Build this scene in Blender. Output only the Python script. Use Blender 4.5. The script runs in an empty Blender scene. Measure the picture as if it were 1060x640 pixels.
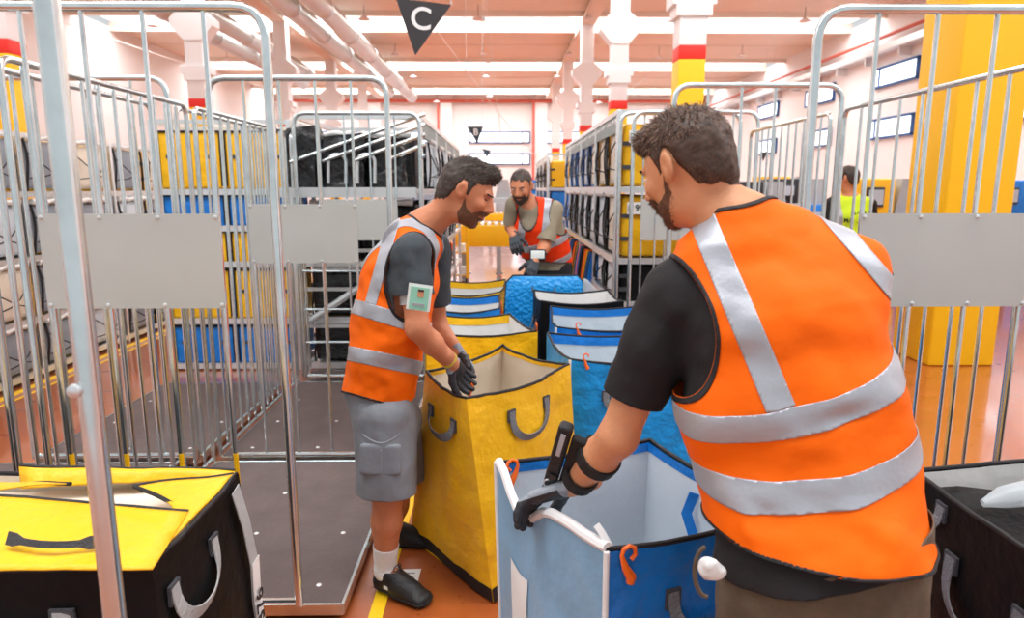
import bpy, bmesh, math, random
import numpy as np
from mathutils import Vector, Matrix, noise as mnoise
PI = math.pi
rnd = random.Random(7)
scn = bpy.context.scene
COL = scn.collection

# ------------------------------------------------------------------ camera model
FPX = 1060*24/36
PIT = math.radians(10.0); YAW = math.radians(0.8)
EYE = Vector((0, 0, 1.65))
def ray(u, v):
    dx = (u-530)/FPX; dz = -(v-320)/FPX
    x = dx; y = math.cos(PIT)+math.sin(PIT)*dz; z = -math.sin(PIT)+math.cos(PIT)*dz
    return Vector((x*math.cos(YAW)+y*math.sin(YAW), y*math.cos(YAW)-x*math.sin(YAW), z))
def at(u, v, Y=None, z=None, X=None):
    d = ray(u, v)
    if Y is not None: t = Y/d.y
    elif z is not None: t = (z-EYE.z)/d.z
    else: t = X/d.x
    return EYE+d*t

# ------------------------------------------------------------------ materials
def lin(c):
    return tuple(((x/255)/12.92 if x/255 <= .04045 else (((x/255)+.055)/1.055)**2.4) for x in c)
MATS = {}
def mat(name, rgb, rough=.6, metal=0, bump=0, bscale=30, var=0, vscale=8, coat=0, emit=0, trans=0, alpha=1, sheen=0, aniso=None, spec=.5):
    m = bpy.data.materials.new(name); m.use_nodes = True
    nt = m.node_tree; b = nt.nodes['Principled BSDF']; L = nt.links.new
    c = lin(rgb)
    b.inputs['Base Color'].default_value = (*c, 1)
    b.inputs['Roughness'].default_value = rough
    b.inputs['Metallic'].default_value = metal
    b.inputs['Specular IOR Level'].default_value = spec
    if coat: b.inputs['Coat Weight'].default_value = coat; b.inputs['Coat Roughness'].default_value = .12
    if trans: b.inputs['Transmission Weight'].default_value = trans
    if alpha < 1: b.inputs['Alpha'].default_value = alpha
    if sheen: b.inputs['Sheen Weight'].default_value = sheen
    if emit:
        b.inputs['Emission Color'].default_value = (*c, 1); b.inputs['Emission Strength'].default_value = emit
    tc = nt.nodes.new('ShaderNodeTexCoord')
    if var or bump:
        mp = nt.nodes.new('ShaderNodeMapping'); L(tc.outputs['Object'], mp.inputs[0])
        if aniso: mp.inputs['Scale'].default_value = aniso
    if var:
        n = nt.nodes.new('ShaderNodeTexNoise'); n.inputs['Scale'].default_value = vscale; n.inputs['Detail'].default_value = 5
        L(mp.outputs[0], n.inputs['Vector'])
        r = nt.nodes.new('ShaderNodeMapRange'); r.inputs[1].default_value = .3; r.inputs[2].default_value = .7
        r.inputs[3].default_value = 1-var; r.inputs[4].default_value = 1+var
        L(n.outputs[0], r.inputs[0])
        mx = nt.nodes.new('ShaderNodeVectorMath'); mx.operation = 'SCALE'; mx.inputs[0].default_value = c
        L(r.outputs[0], mx.inputs['Scale']); L(mx.outputs[0], b.inputs['Base Color'])
    if bump:
        n = nt.nodes.new('ShaderNodeTexNoise'); n.inputs['Scale'].default_value = bscale; n.inputs['Detail'].default_value = 4
        L(mp.outputs[0], n.inputs['Vector'])
        bp = nt.nodes.new('ShaderNodeBump'); bp.inputs['Strength'].default_value = bump; bp.inputs['Distance'].default_value = .02
        L(n.outputs[0], bp.inputs['Height']); L(bp.outputs[0], b.inputs['Normal'])
    MATS[name] = m
    return m

mat('zinc', (216, 226, 228), .2, .92, var=.12, vscale=9)
mat('zinc_bright', (222, 226, 228), .32, .6)
mat('plate', (206, 208, 204), .5, .5, bump=.03, bscale=14, var=.04, vscale=3)
mat('ply', (92, 78, 76), .5, bump=.15, bscale=40, var=.18, vscale=6)
mat('dark_metal', (60, 62, 66), .4, .6)
mat('rubber', (25, 25, 27), .7)
mat('yellow_fabric', (250, 192, 4), .45, bump=1.0, bscale=9, var=.05, vscale=5, sheen=.05)
mat('blue_fabric', (12, 122, 212), .40, bump=1.0, bscale=10, var=.08, vscale=6)
mat('skyblue_fabric', (20, 150, 225), .42, bump=1.0, bscale=12, var=.06)
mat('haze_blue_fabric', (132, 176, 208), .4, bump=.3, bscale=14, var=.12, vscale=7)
mat('black_fabric', (14, 14, 16), .5, spec=.2, bump=.6, bscale=9, var=.1)
mat('black_plastic', (34, 36, 38), .22, bump=1.2, bscale=16)
mat('lining', (232, 232, 230), .55, bump=.35, bscale=8, var=.03)
mat('lining_warm', (238, 226, 208), .55, bump=.35, bscale=8, var=.03)
mat('lining_gray', (212, 222, 230), .55, bump=.35, bscale=9, var=.03)
mat('trim_black', (20, 18, 22), .6)
mat('trim_white', (238, 238, 238), .5)
mat('webbing', (122, 124, 128), .75, bump=.4, bscale=160)
mat('webbing_dark', (72, 74, 80), .75, bump=.4, bscale=160)
mat('webbing_light', (176, 178, 178), .7, bump=.3, bscale=120)
mat('orange_plastic', (250, 110, 25), .35)
mat('white_paint', (236, 234, 232), .6)
mat('yellow_paint', (248, 190, 4), .5)
mat('red_paint', (225, 38, 24), .5)
mat('concrete_white', (238, 238, 238), .75, bump=.05, bscale=4)
mat('ceiling_panel', (238, 228, 214), .8, var=.03, vscale=.5)
mat('wall_pink', (236, 232, 230), .8)
mat('pipe_red', (200, 92, 74), .5)
mat('duct', (206, 208, 208), .3, .85)
mat('skylight', (246, 250, 255), .5, emit=1.0)
mat('window_light', (244, 250, 255), .5, emit=2.0)
mat('frame_blue', (40, 90, 150), .5)
mat('sign_black', (44, 38, 42), .5)
mat('sign_teal', (40, 62, 74), .5)
mat('sign_white', (240, 240, 240), .6)
mat('roller', (206, 210, 212), .3, .7)
mat('grey_machine', (170, 176, 180), .5, .2)
mat('belt', (205, 200, 196), .5)
mat('shutter', (132, 158, 176), .5)
mat('grey_cloth', (148, 156, 166), .6, bump=.4, bscale=10, var=.05)
mat('tape_yellow', (244, 196, 20), .5)
mat('paper', (242, 242, 240), .6)
mat('ink', (30, 30, 34), .6)
mat('ink_grey', (120, 125, 145), .6)
mat('vest_orange', (255, 108, 0), .62, bump=.5, bscale=7, spec=.2)
mat('vest_red', (248, 62, 14), .62, bump=.5, bscale=7, spec=.2)
mat('vest_lime', (208, 240, 50), .62, bump=.12, bscale=60, spec=.2)
mat('reflective', (176, 180, 188), .4, .35, bump=.05, bscale=90)
mat('skin_tan', (206, 132, 94), .5, bump=.12, bscale=70, var=.08, vscale=12)
mat('skin_fair', (216, 150, 108), .5, bump=.1, bscale=70, var=.07, vscale=12)
mat('hair_dark', (62, 50, 43), .5, var=.3, vscale=90)
mat('hair_brown_light', (118, 84, 58), .45)
mat('hair_dark_light', (92, 76, 64), .45)
mat('hair_brown', (72, 50, 38), .5, var=.35, vscale=90)
mat('beard', (112, 74, 52), .7, var=.3, vscale=120)
mat('shirt_charcoal', (62, 70, 76), .85, bump=.3, bscale=14, var=.05)
mat('shirt_black', (28, 25, 27), .85, bump=.3, bscale=12, var=.08)
mat('shirt_khaki', (150, 140, 118), .85, bump=.2, bscale=14)
mat('shorts_grey', (128, 132, 138), .8, bump=.35, bscale=14, var=.05)
mat('trousers_taupe', (96, 82, 66), .85, bump=.35, bscale=22, var=.18, vscale=18)
mat('trousers_black', (26, 26, 30), .8)
mat('jeans', (40, 90, 170), .8)
mat('glove_grey', (150, 156, 166), .8, bump=.4, bscale=90)
mat('glove_coat', (38, 38, 44), .45, bump=.3, bscale=50)
mat('glove_cuff', (216, 200, 70), .7)
mat('sock', (236, 236, 236), .85, bump=.3, bscale=80)
mat('shoe', (30, 30, 32), .55, bump=.2, bscale=60)
mat('sole', (20, 20, 21), .7)
mat('lace', (60, 60, 62), .7)
mat('badge_green', (150, 214, 190), .3)
mat('badge_white', (236, 244, 240), .3)
mat('glass_screen', (180, 190, 200), .1)
mat('screen_dark', (22, 24, 26), .12)
mat('eye_white', (235, 230, 225), .3)
mat('iris', (50, 36, 28), .6)
mat('lip', (186, 98, 78), .5)
mat('eyelid', (120, 72, 52), .9, spec=.1)
mat('plastic_clear', (225, 235, 240), .15, alpha=.45)
def M(n): return MATS[n]

# fabric with fine quilting for the folded blue tote
def quilt_mat():
    m = mat('quilt_blue', (22, 150, 226), .35)
    nt = m.node_tree; b = nt.nodes['Principled BSDF']
    tc = nt.nodes.new('ShaderNodeTexCoord'); v = nt.nodes.new('ShaderNodeTexVoronoi'); v.inputs['Scale'].default_value = 38
    bp = nt.nodes.new('ShaderNodeBump'); bp.inputs['Strength'].default_value = .45; bp.inputs['Distance'].default_value = .02
    nt.links.new(tc.outputs['Object'], v.inputs['Vector']); nt.links.new(v.outputs[0], bp.inputs['Height']); nt.links.new(bp.outputs[0], b.inputs['Normal'])
quilt_mat()
def floor_mat():
    m = mat('floor_paint', (206, 104, 58), .32, coat=1.0)
    nt = m.node_tree; b = nt.nodes['Principled BSDF']; L = nt.links.new
    tc = nt.nodes.new('ShaderNodeTexCoord')
    n = nt.nodes.new('ShaderNodeTexNoise'); n.inputs['Scale'].default_value = .9; n.inputs['Detail'].default_value = 8
    n2 = nt.nodes.new('ShaderNodeTexNoise'); n2.inputs['Scale'].default_value = 9; n2.inputs['Detail'].default_value = 8
    L(tc.outputs['Object'], n.inputs['Vector']); L(tc.outputs['Object'], n2.inputs['Vector'])
    r = nt.nodes.new('ShaderNodeValToRGB')
    r.color_ramp.elements[0].color = (*lin((150, 72, 32)), 1); r.color_ramp.elements[1].color = (*lin((184, 98, 48)), 1)
    r.color_ramp.elements[0].position = .3; r.color_ramp.elements[1].position = .7
    mx = nt.nodes.new('ShaderNodeMath'); mx.operation = 'ADD'; m2 = nt.nodes.new('ShaderNodeMath'); m2.operation = 'MULTIPLY'; m2.inputs[1].default_value = .5
    L(n.outputs[0], mx.inputs[0]); L(n2.outputs[0], mx.inputs[1]); L(mx.outputs[0], m2.inputs[0]); L(m2.outputs[0], r.inputs[0]); L(r.outputs[0], b.inputs['Base Color'])
    rr = nt.nodes.new('ShaderNodeMapRange'); rr.inputs[3].default_value = .2; rr.inputs[4].default_value = .42
    L(n2.outputs[0], rr.inputs[0]); L(rr.outputs[0], b.inputs['Roughness'])
    b.inputs['Coat Roughness'].default_value = .1
floor_mat()
def stripes_mat(name, rgb, axis, scale, dark, rough=.4, metal=0, strength=.5):
    m = mat(name, rgb, rough, metal)
    nt = m.node_tree; b = nt.nodes['Principled BSDF']; L = nt.links.new
    tc = nt.nodes.new('ShaderNodeTexCoord'); w = nt.nodes.new('ShaderNodeTexWave')
    w.bands_direction = axis; w.inputs['Scale'].default_value = scale
    L(tc.outputs['Object'], w.inputs['Vector'])
    bp = nt.nodes.new('ShaderNodeBump'); bp.inputs['Strength'].default_value = strength; bp.inputs['Distance'].default_value = .05
    L(w.outputs[0], bp.inputs['Height']); L(bp.outputs[0], b.inputs['Normal'])
    r = nt.nodes.new('ShaderNodeValToRGB'); r.color_ramp.elements[0].color = (*lin(dark), 1); r.color_ramp.elements[1].color = (*lin(rgb), 1)
    r.color_ramp.elements[1].position = .35
    L(w.outputs[0], r.inputs[0]); L(r.outputs[0], b.inputs['Base Color'])
    return m
stripes_mat('duct_spiral', (214, 214, 212), 'Y', 1.6, (150, 152, 152), .3, .75)
stripes_mat('shutter_slats', (140, 168, 188), 'Z', 3, (104, 130, 150))
stripes_mat('mesh_board', (176, 186, 184), 'Y', 16, (118, 128, 128), .5, .4)

# ------------------------------------------------------------------ tagging
def tag(o, label=None, cat=None, group=None, kind=None):
    if label: o['label'] = label
    if cat: o['category'] = cat
    if group: o['group'] = group
    if kind: o['kind'] = kind
    return o
def empty(name, loc=(0, 0, 0), label=None, cat=None, group=None):
    o = bpy.data.objects.new(name, None); COL.objects.link(o); o.location = loc
    o.empty_display_size = .1
    return tag(o, label, cat, group)
def worldloc(o):
    v = Vector((0, 0, 0))
    while o is not None: v += o.location; o = o.parent
    return v
def link_mesh(name, verts, faces, mats, parent=None, midx=None, smooth=True, solid=None, base=None):
    """verts are world coordinates; the object's origin is its parent's or its own base"""
    verts = np.asarray(verts, dtype=np.float64).reshape(-1, 3)
    if parent is not None: off = np.array(worldloc(parent)); loc = (0, 0, 0)
    else:
        if base is None:
            mn = verts.min(0); mxx = verts.max(0); base = ((mn[0]+mxx[0])/2, (mn[1]+mxx[1])/2, mn[2])
        off = np.array(base); loc = base
    me = bpy.data.meshes.new(name)
    me.from_pydata([tuple(v) for v in (verts-off)], [], [tuple(int(i) for i in f) for f in faces])
    if not isinstance(mats, (list, tuple)): mats = [mats]
    for m in mats: me.materials.append(MATS[m] if isinstance(m, str) else m)
    if midx is not None: me.polygons.foreach_set('material_index', list(midx))
    if smooth is True: me.polygons.foreach_set('use_smooth', [True]*len(me.polygons))
    elif smooth == 'auto':
        me.polygons.foreach_set('use_smooth', [True]*len(me.polygons))
        me.update(); 
        bm = bmesh.new(); bm.from_mesh(me)
        for e in bm.edges:
            if len(e.link_faces) == 2 and e.calc_face_angle(0) > .7: e.smooth = False
        bm.to_mesh(me); bm.free()
    me.update()
    o = bpy.data.objects.new(name, me); COL.objects.link(o)
    if parent is not None: o.parent = parent
    o.location = loc
    if solid:
        s = o.modifiers.new('thickness', 'SOLIDIFY'); s.thickness = solid; s.offset = -1
    return o
class MB:
    def __init__(s): s.v = []; s.f = []; s.mi = []; s.cm = 0
    def mat(s, i): s.cm = i; return s
    def add(s, vs, fs):
        n = len(s.v); s.v += [tuple(v) for v in vs]
        for f in fs: s.f.append([n+i for i in f]); s.mi.append(s.cm)
        return s
    def box(s, c, d, rz=0, bev=0):
        x, y, z = d[0]/2, d[1]/2, d[2]/2
        cs, sn = math.cos(rz), math.sin(rz)
        if bev <= 0:
            vs = [(sx*x, sy*y, sz*z) for sx in (-1, 1) for sy in (-1, 1) for sz in (-1, 1)]
            fs = [(0, 1, 3, 2), (4, 6, 7, 5), (0, 4, 5, 1), (2, 3, 7, 6), (0, 2, 6, 4), (1, 5, 7, 3)]
        else:
            bm = bmesh.new(); bmesh.ops.create_cube(bm, size=1)
            for v in bm.verts: v.co = Vector((v.co.x*2*x, v.co.y*2*y, v.co.z*2*z))
            bmesh.ops.bevel(bm, geom=bm.edges[:], offset=bev, segments=3, affect='EDGES', profile=.5)
            bm.verts.index_update(); vs = [tuple(v.co) for v in bm.verts]; fs = [[v.index for v in f.verts] for f in bm.faces]; bm.free()
        vs = [(c[0]+a*cs-b*sn, c[1]+a*sn+b*cs, c[2]+w) for a, b, w in vs]
        return s.add(vs, fs)
    def tube(s, path, r, seg=8, closed=False, flat=None, cap=True):
        P = [Vector(p) for p in path]; n = len(P); vs = []
        rr = r if isinstance(r, (list, tuple)) else [r]*n
        up = None
        for i, p in enumerate(P):
            if closed: t = (P[(i+1) % n]-P[i-1])
            else: t = P[min(i+1, n-1)]-P[max(i-1, 0)]
            if t.length < 1e-9: t = Vector((0, 0, 1))
            t.normalize()
            if up is None:
                up = Vector((0, 0, 1)) if abs(t.z) < .9 else Vector((0, 1, 0))
            a = up-t*up.dot(t)
            if a.length < 1e-6: a = t.orthogonal()
            a.normalize(); b = t.cross(a); up = a
            for k in range(seg):
                an = 2*PI*k/seg
                vs.append(p+(a*math.cos(an)+b*math.sin(an))*rr[i])
        fs = []
        for i in range(n if closed else n-1):
            j = (i+1) % n
            for k in range(seg):
                l = (k+1) % seg
                fs.append((i*seg+k, i*seg+l, j*seg+l, j*seg+k))
        if cap and not closed:
            fs.append(tuple(range(seg))[::-1]); fs.append(tuple((n-1)*seg+k for k in range(seg)))
        return s.add(vs, fs)
    def ribbon(s, path, wdirs, w, th=.003):
        P = [Vector(p) for p in path]; n = len(P); vs = []
        for i, p in enumerate(P):
            t = (P[min(i+1, n-1)]-P[max(i-1, 0)]).normalized()
            wd = Vector(wdirs[i] if isinstance(wdirs, list) else wdirs); wd = (wd-t*wd.dot(t)).normalized()
            nn = t.cross(wd)
            ww = w[i] if isinstance(w, list) else w
            vs += [p+wd*ww/2+nn*th/2, p-wd*ww/2+nn*th/2, p-wd*ww/2-nn*th/2, p+wd*ww/2-nn*th/2]
        fs = []
        for i in range(n-1):
            for k in range(4):
                l = (k+1) % 4; fs.append((i*4+k, i*4+l, (i+1)*4+l, (i+1)*4+k))
        fs += [(3, 2, 1, 0), tuple((n-1)*4+k for k in range(4))]
        return s.add(vs, fs)
    def grid(s, fn, nu, nv):
        vs = [fn(i/nu, j/nv) for j in range(nv+1) for i in range(nu+1)]
        fs = [(j*(nu+1)+i, j*(nu+1)+i+1, (j+1)*(nu+1)+i+1, (j+1)*(nu+1)+i) for j in range(nv) for i in range(nu)]
        return s.add(vs, fs)
    def prism(s, poly, axis, a0, a1):
        """poly: 2D outline; axis 'x','y','z'"""
        def mk(p, h):
            return {'x': (h, p[0], p[1]), 'y': (p[0], h, p[1]), 'z': (p[0], p[1], h)}[axis]
        n = len(poly); vs = [mk(p, a0) for p in poly]+[mk(p, a1) for p in poly]
        fs = [tuple(range(n))[::-1], tuple(range(n, 2*n))]+[(i, (i+1) % n, n+(i+1) % n, n+i) for i in range(n)]
        return s.add(vs, fs)
    def lathe(s, c, prof, seg=16, axis='z'):
        vs = []
        for r, h in prof:
            for k in range(seg):
                a = 2*PI*k/seg; x, y = r*math.cos(a), r*math.sin(a)
                o = {'z': (x, y, h), 'y': (x, h, y), 'x': (h, x, y)}[axis]
                vs.append((c[0]+o[0], c[1]+o[1], c[2]+o[2]))
        n = len(prof)
        fs = [(i*seg+k, i*seg+(k+1) % seg, (i+1)*seg+(k+1) % seg, (i+1)*seg+k) for i in range(n-1) for k in range(seg)]
        fs += [tuple(range(seg))[::-1], tuple((n-1)*seg+k for k in range(seg))]
        return s.add(vs, fs)
    def build(s, name, mats, parent=None, smooth='auto', solid=None, base=None):
        return link_mesh(name, s.v, s.f, mats, parent, s.mi, smooth, solid, base)
def build_each(q, name, mats, parent, smooth='auto'):
    par = list(range(len(q.v)))
    def find(a):
        while par[a] != a: par[a] = par[par[a]]; a = par[a]
        return a
    for f in q.f:
        for i in f[1:]: par[find(i)] = find(f[0])
    groups = {}
    for f in q.f: groups.setdefault(find(f[0]), []).append(f)
    out = []
    for g in groups.values():
        ids = sorted({i for f in g for i in f}); mp = {a: k for k, a in enumerate(ids)}
        out.append(link_mesh(name, [q.v[i] for i in ids], [[mp[i] for i in f] for f in g], mats, parent, None, smooth))
    return out
def rpath(pts, r, n=5):
    """polyline with rounded inner corners"""
    P = [Vector(p) for p in pts]; out = [P[0]]
    for i in range(1, len(P)-1):
        a = (P[i-1]-P[i]); b = (P[i+1]-P[i]); ra = min(r, a.length/2, b.length/2)
        A = P[i]+a.normalized()*ra; B = P[i]+b.normalized()*ra
        for k in range(n+1):
            t = k/n; out.append(A*(1-t)**2+P[i]*2*t*(1-t)+B*t*t)
    out.append(P[-1]); return out
def lerp(a, b, t): return a+(b-a)*t
FONT = None
def text(s, size, m, parent, origin, xdir, ydir, name='printed_text', th=.0008, align='CENTER'):
    cu = bpy.data.curves.new('t', 'FONT'); cu.body = s; cu.size = size; cu.extrude = th; cu.align_x = align; cu.align_y = 'CENTER'
    cu.offset = size*.012
    to = bpy.data.objects.new('t', cu); COL.objects.link(to)
    bpy.context.view_layer.update()
    dg = bpy.context.evaluated_depsgraph_get()
    me = bpy.data.meshes.new_from_object(to.evaluated_get(dg))
    x = Vector(xdir).normalized(); y = Vector(ydir); y = (y-x*y.dot(x)).normalized(); z = x.cross(y)
    R = Matrix((x, y, z)).transposed()
    vs = [R @ v.co+Vector(origin) for v in me.vertices]; fs = [list(p.vertices) for p in me.polygons]
    bpy.data.objects.remove(to); bpy.data.curves.remove(cu); bpy.data.meshes.remove(me)
    return link_mesh(name, vs, fs, m, parent, smooth=False)
ORD = ['nearest', 'second', 'third', 'fourth', 'fifth', 'sixth', 'seventh', 'eighth', 'ninth', 'tenth', 'eleventh', 'twelfth']
# ------------------------------------------------------------------ the hall
CEIL = 10.2; WL = -21.0; WR = 19.0; FAR = 66.0; NEAR = -3.0
def struct(o, label=None): o['kind'] = 'structure'; o['label'] = label or o.name.replace('_', ' '); return o
m = MB(); m.box(((WL+WR)/2, (FAR+NEAR)/2, -.1), (WR-WL, FAR-NEAR, .2)); struct(m.build('floor', 'floor_paint'), 'glossy terracotta painted warehouse floor')
strips = [0.6+12.2*k for k in range(6)]
SW = 3.3
# ceiling: solid panels between the skylight bays, ribs beneath
m = MB(); edges = [NEAR]+[e for y in strips for e in (y-SW/2, y+SW/2)]+[FAR]
for i in range(0, len(edges), 2):
    a, b = edges[i], edges[i+1]
    if b > a: m.box(((WL+WR)/2, (a+b)/2, CEIL+.2), (WR-WL, b-a, .4))
for y in strips:
    for e in (-1, 1): m.box(((WL+WR)/2, y+e*(SW/2+.1), CEIL-.12), (WR-WL, .2, .24))
for i in range(0, len(edges)-2, 2):
    a, b = edges[i], edges[i+1]
    m.box(((WL+WR)/2, lerp(a, b, .5), CEIL-.02), (WR-WL, .06, .04))
struct(m.build('ceiling', 'ceiling_panel', smooth=False), 'pinkish concrete ceiling panels with ribs')
for i, y in enumerate(strips):
    m = MB()
    for k in range(4): m.box((lerp(WL, WR, (k+.5)/4), y, CEIL+.3), ((WR-WL)/4-.3, SW, .05))
    struct(m.build('window_%d' % (i+1), 'skylight', smooth=False), 'bright roof light strip across the hall')
m = MB(); m.box(((WL+WR)/2, FAR+.2, CEIL/2), (WR-WL+1, .4, CEIL)); struct(m.build('wall_far', 'wall_pink'), 'pale far end wall')
m = MB(); m.box((WL-.2, (FAR+NEAR)/2, CEIL/2), (.4, FAR-NEAR, CEIL)); struct(m.build('wall_left', 'wall_pink'), 'pale left wall')
m = MB(); m.box((WR+.2, (FAR+NEAR)/2, CEIL/2), (.4, FAR-NEAR, CEIL)); struct(m.build('wall_right', 'wall_pink'), 'pale right wall')
def window(n, c, w, h, axis, label):
    root = empty('window_%d' % n, c); root['kind'] = 'structure'; root['label'] = label
    m = MB(); t = .12; d = .14
    def bx(a, z, wa, hz):
        if axis == 'y': m.box((c[0]+a, c[1], c[2]+z), (wa, d, hz))
        else: m.box((c[0], c[1]+a, c[2]+z), (d, wa, hz))
    bx(0, h/2, w+t, t); bx(0, -h/2, w+t, t); bx(-w/2, 0, t, h); bx(w/2, 0, t, h); bx(w*.38, 0, t, h)
    m.build('window_frame', 'frame_blue', root, smooth=False)
    m = MB()
    if axis == 'y': m.box(c, (w, .05, h))
    else: m.box(c, (.05, w, h))
    m.build('pane', 'window_light', root, smooth=False)
n = 7
for x in (-14.5, -8.6, -.35+.1, 6.5, 14):
    for z, h, l in ((6.4, .95, 'upper'), (4.4, .95, 'lower')):
        window(n, (x, FAR-.1, z), 5.6, h, 'y', 'long blue framed %s window in the far wall' % l); n += 1
for k, y in enumerate((11, 18.5, 26, 34, 42, 50)):
    for z, h, l in ((7.1, .9, 'upper'), (4.6, .9, 'lower')):
        window(n, (WR-.1, y, z), 3.6, h, 'x', 'blue framed %s window in the right wall' % l); n += 1
# far wall pilasters, rails and pipes
m = MB()
for x in (-5.2, 3.6, -11.8, 10.5): m.box((x, FAR-.35, CEIL/2), (1.1, .7, CEIL))
struct(m.build('trim_1', 'wall_pink', smooth=False), 'pilasters of the far wall')
m = MB(); m.tube([(WL+.3, FAR-.8, 9.6), (WR-.3, FAR-.8, 9.6)], .14); 
for x in (-5.9, 2.9): m.tube([(x, FAR-.85, 0), (x, FAR-.85, 9.6)], .12)
tag(m.build('sprinkler_pipe', 'pipe_red'), 'red sprinkler pipe running along the top of the far wall', 'pipe')
m = MB(); m.tube([(WR-.5, NEAR, 8.9), (WR-.5, FAR-1, 8.9)], .09)
for y in range(0, 64, 4): m.tube([(WR-.5, y, 8.9), (WR-.02, y, 9.05)], .03, 6)
tag(m.build('sprinkler_pipe', 'pipe_red'), 'red pipe on brackets high along the right wall', 'pipe')
m = MB(); m.box((WR-.3, 30, 8.2), (.5, 66, .12)); m.box((WR-.75, 30, 8.3), (.04, 66, .3))
for y in range(0, 62, 3): m.box((WR-.32, y, 8.0), (.58, .08, .5))
tag(m.build('cable_tray', 'zinc_bright', smooth=False), 'metal cable tray under the red pipe on the right wall', 'cable tray')
m = MB(); m.box((WR-.06, 22, 2.1), (.1, 5, 4.2)); struct(m.build('door_1', 'shutter_slats', smooth=False), 'blue grey roller shutter in the right wall')
m = MB(); m.box((-4.1, FAR-.1, 1.9), (3.2, .15, 3.0)); struct(m.build('door_2', 'shutter', smooth=False), 'grey loading door in the far wall')

# columns -------------------------------------------------------------
def column(x, y, label, group):
    root = empty('concrete_column', (x, y, 0), label, 'column', group)
    w = .62
    def sh(z0, z1, mt, nm, ww=w):
        q = MB(); q.box((x, y, (z0+z1)/2), (ww, ww, z1-z0), bev=.02); return q.build(nm, mt, root)
    sh(0, 4.55, 'yellow_paint', 'painted_shaft'); sh(4.55, 4.85, 'red_paint', 'red_band', w+.004); sh(4.85, CEIL-.02, 'concrete_white', 'upper_shaft')
    q = MB(); z = 6.3
    for zz, ww, hh in ((5.85, .98, .26), (5.60, .80, .24)): q.box((x, y, zz), (ww, w+.1, hh))
    q.prism([(x-w/2, 6.85), (x-.75, 7.35), (x-.75, 7.6), (x-w/2, 7.95), (x+w/2, 7.95), (x+.75, 7.6), (x+.75, 7.35), (x+w/2, 6.85)], 'y', y-w/2-.03, y+w/2+.03)
    build_each(q, 'corbel', 'concrete_white', root, smooth=False)
for k, y in enumerate((6.5, 16.5, 26.4, 36.4, 46.4, 56.4)):
    column(4.32, y, '%s white column with yellow foot in the row right of the aisle' % ORD[k], 'columns right of the aisle')
for k, y in enumerate((16, 26, 36, 46, 56)):
    column(-11.0, y, '%s white column with yellow foot in the row over on the left' % ORD[k], 'columns on the left')
for x, l in ((4.32, 'right'), (-11, 'left')):
    q = MB(); q.prism([(x-.35, 9.75), (x+.35, 9.75), (x+.35, 9.95), (x+.15, 9.98), (x+.15, 10.15), (x-.15, 10.15), (x-.15, 9.98), (x-.35, 9.95)], 'y', NEAR, FAR-.4)
    struct(q.build('trim_%d' % (2 if l == 'right' else 3), 'ceiling_panel', smooth=False), 'long roof beam over the %s column row' % l)
# ducts ---------------------------------------------------------------
for (x, z, r, y1, l) in ((-7.35, 9.0, .42, 58, 'rightmost of the four ducts'), (-8.7, 9.0, .42, 55, 'second duct from the right'),
                         (-12.4, 8.9, .4, 46, 'third duct from the right'), (-13.9, 8.9, .4, 50, 'leftmost of the four ducts')):
    root = empty('air_duct', (x, 30, z), 'round silver ventilation duct under the ceiling, '+l, 'duct', 'ventilation ducts')
    q = MB(); q.lathe((x, 0, z), [(r*.2, -2.5), (r, -2.5), (r, y1), (r*.2, y1)], 24, 'y'); q.build('duct_pipe', 'duct_spiral', root)
    q = MB()
    for y in range(0, int(y1), 5): q.lathe((x, y, z), [(r+.002, -.06), (r+.03, -.05), (r+.03, .05), (r+.002, .06)], 24, 'y'); pass
    build_each(q, 'joint_ring', 'duct', root)
    q = MB()
    for y in range(0, int(y1), 10): q.tube([(x, y, z+r-.01), (x, y, CEIL-.26)], .02, 6)
    build_each(q, 'hanger_rod', 'duct', root)
# hanging lamps -------------------------------------------------------
lampspots = [(62, 27), (67, 64), (165, 62), (158, 27), (377, 20), (409, 57), (428, 80), (452, 106), (495, 20), (500, 57), (503, 80), (507, 100), (609, 20), (589, 57), (577, 80), (682, 60), (768, 58), (620, 107), (833, 22), (235, 62)]
for i, (u, v) in enumerate(lampspots):
    z = 9.55; p = at(u, v, z=z)
    if p.y > 62: p = at(u, v, Y=60)
    side = 'left' if u < 300 else 'middle' if u < 560 else 'right'
    root = empty('ceiling_lamp', p, 'small white dome lamp hanging on the %s of the ceiling' % side, 'lamp', 'dome lamps on the %s' % side)
    q = MB(); q.lathe(p, [(.04, .16), (.12, .12), (.3, 0), (.26, -.03), (.05, -.03)], 16); q.build('lamp_shade', 'white_paint', root)
    q = MB(); q.tube([(p.x, p.y, p.z+.15), (p.x, p.y, CEIL)], .012, 6); q.build('cord', 'dark_metal', root)
for i, (a, b, l) in enumerate((((428, 0), (560, 168), 'over the middle of the aisle'), ((503, 0), (520, 150), 'beside the nearest triangular sign'), ((700, 50), (640, 100), 'near the right columns'), ((50, 18), (330, 105), 'above the left cages'))):
    A = at(*a, z=9.3); B = at(*b, Y=55)
    q = MB(); q.tube([A, (A+B)/2-Vector((0, 0, .3)), B], .02, 6)
    tag(q.build('ceiling_cable', 'white_paint'), 'thin pale cable strung under the ceiling '+l, 'cable')
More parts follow.
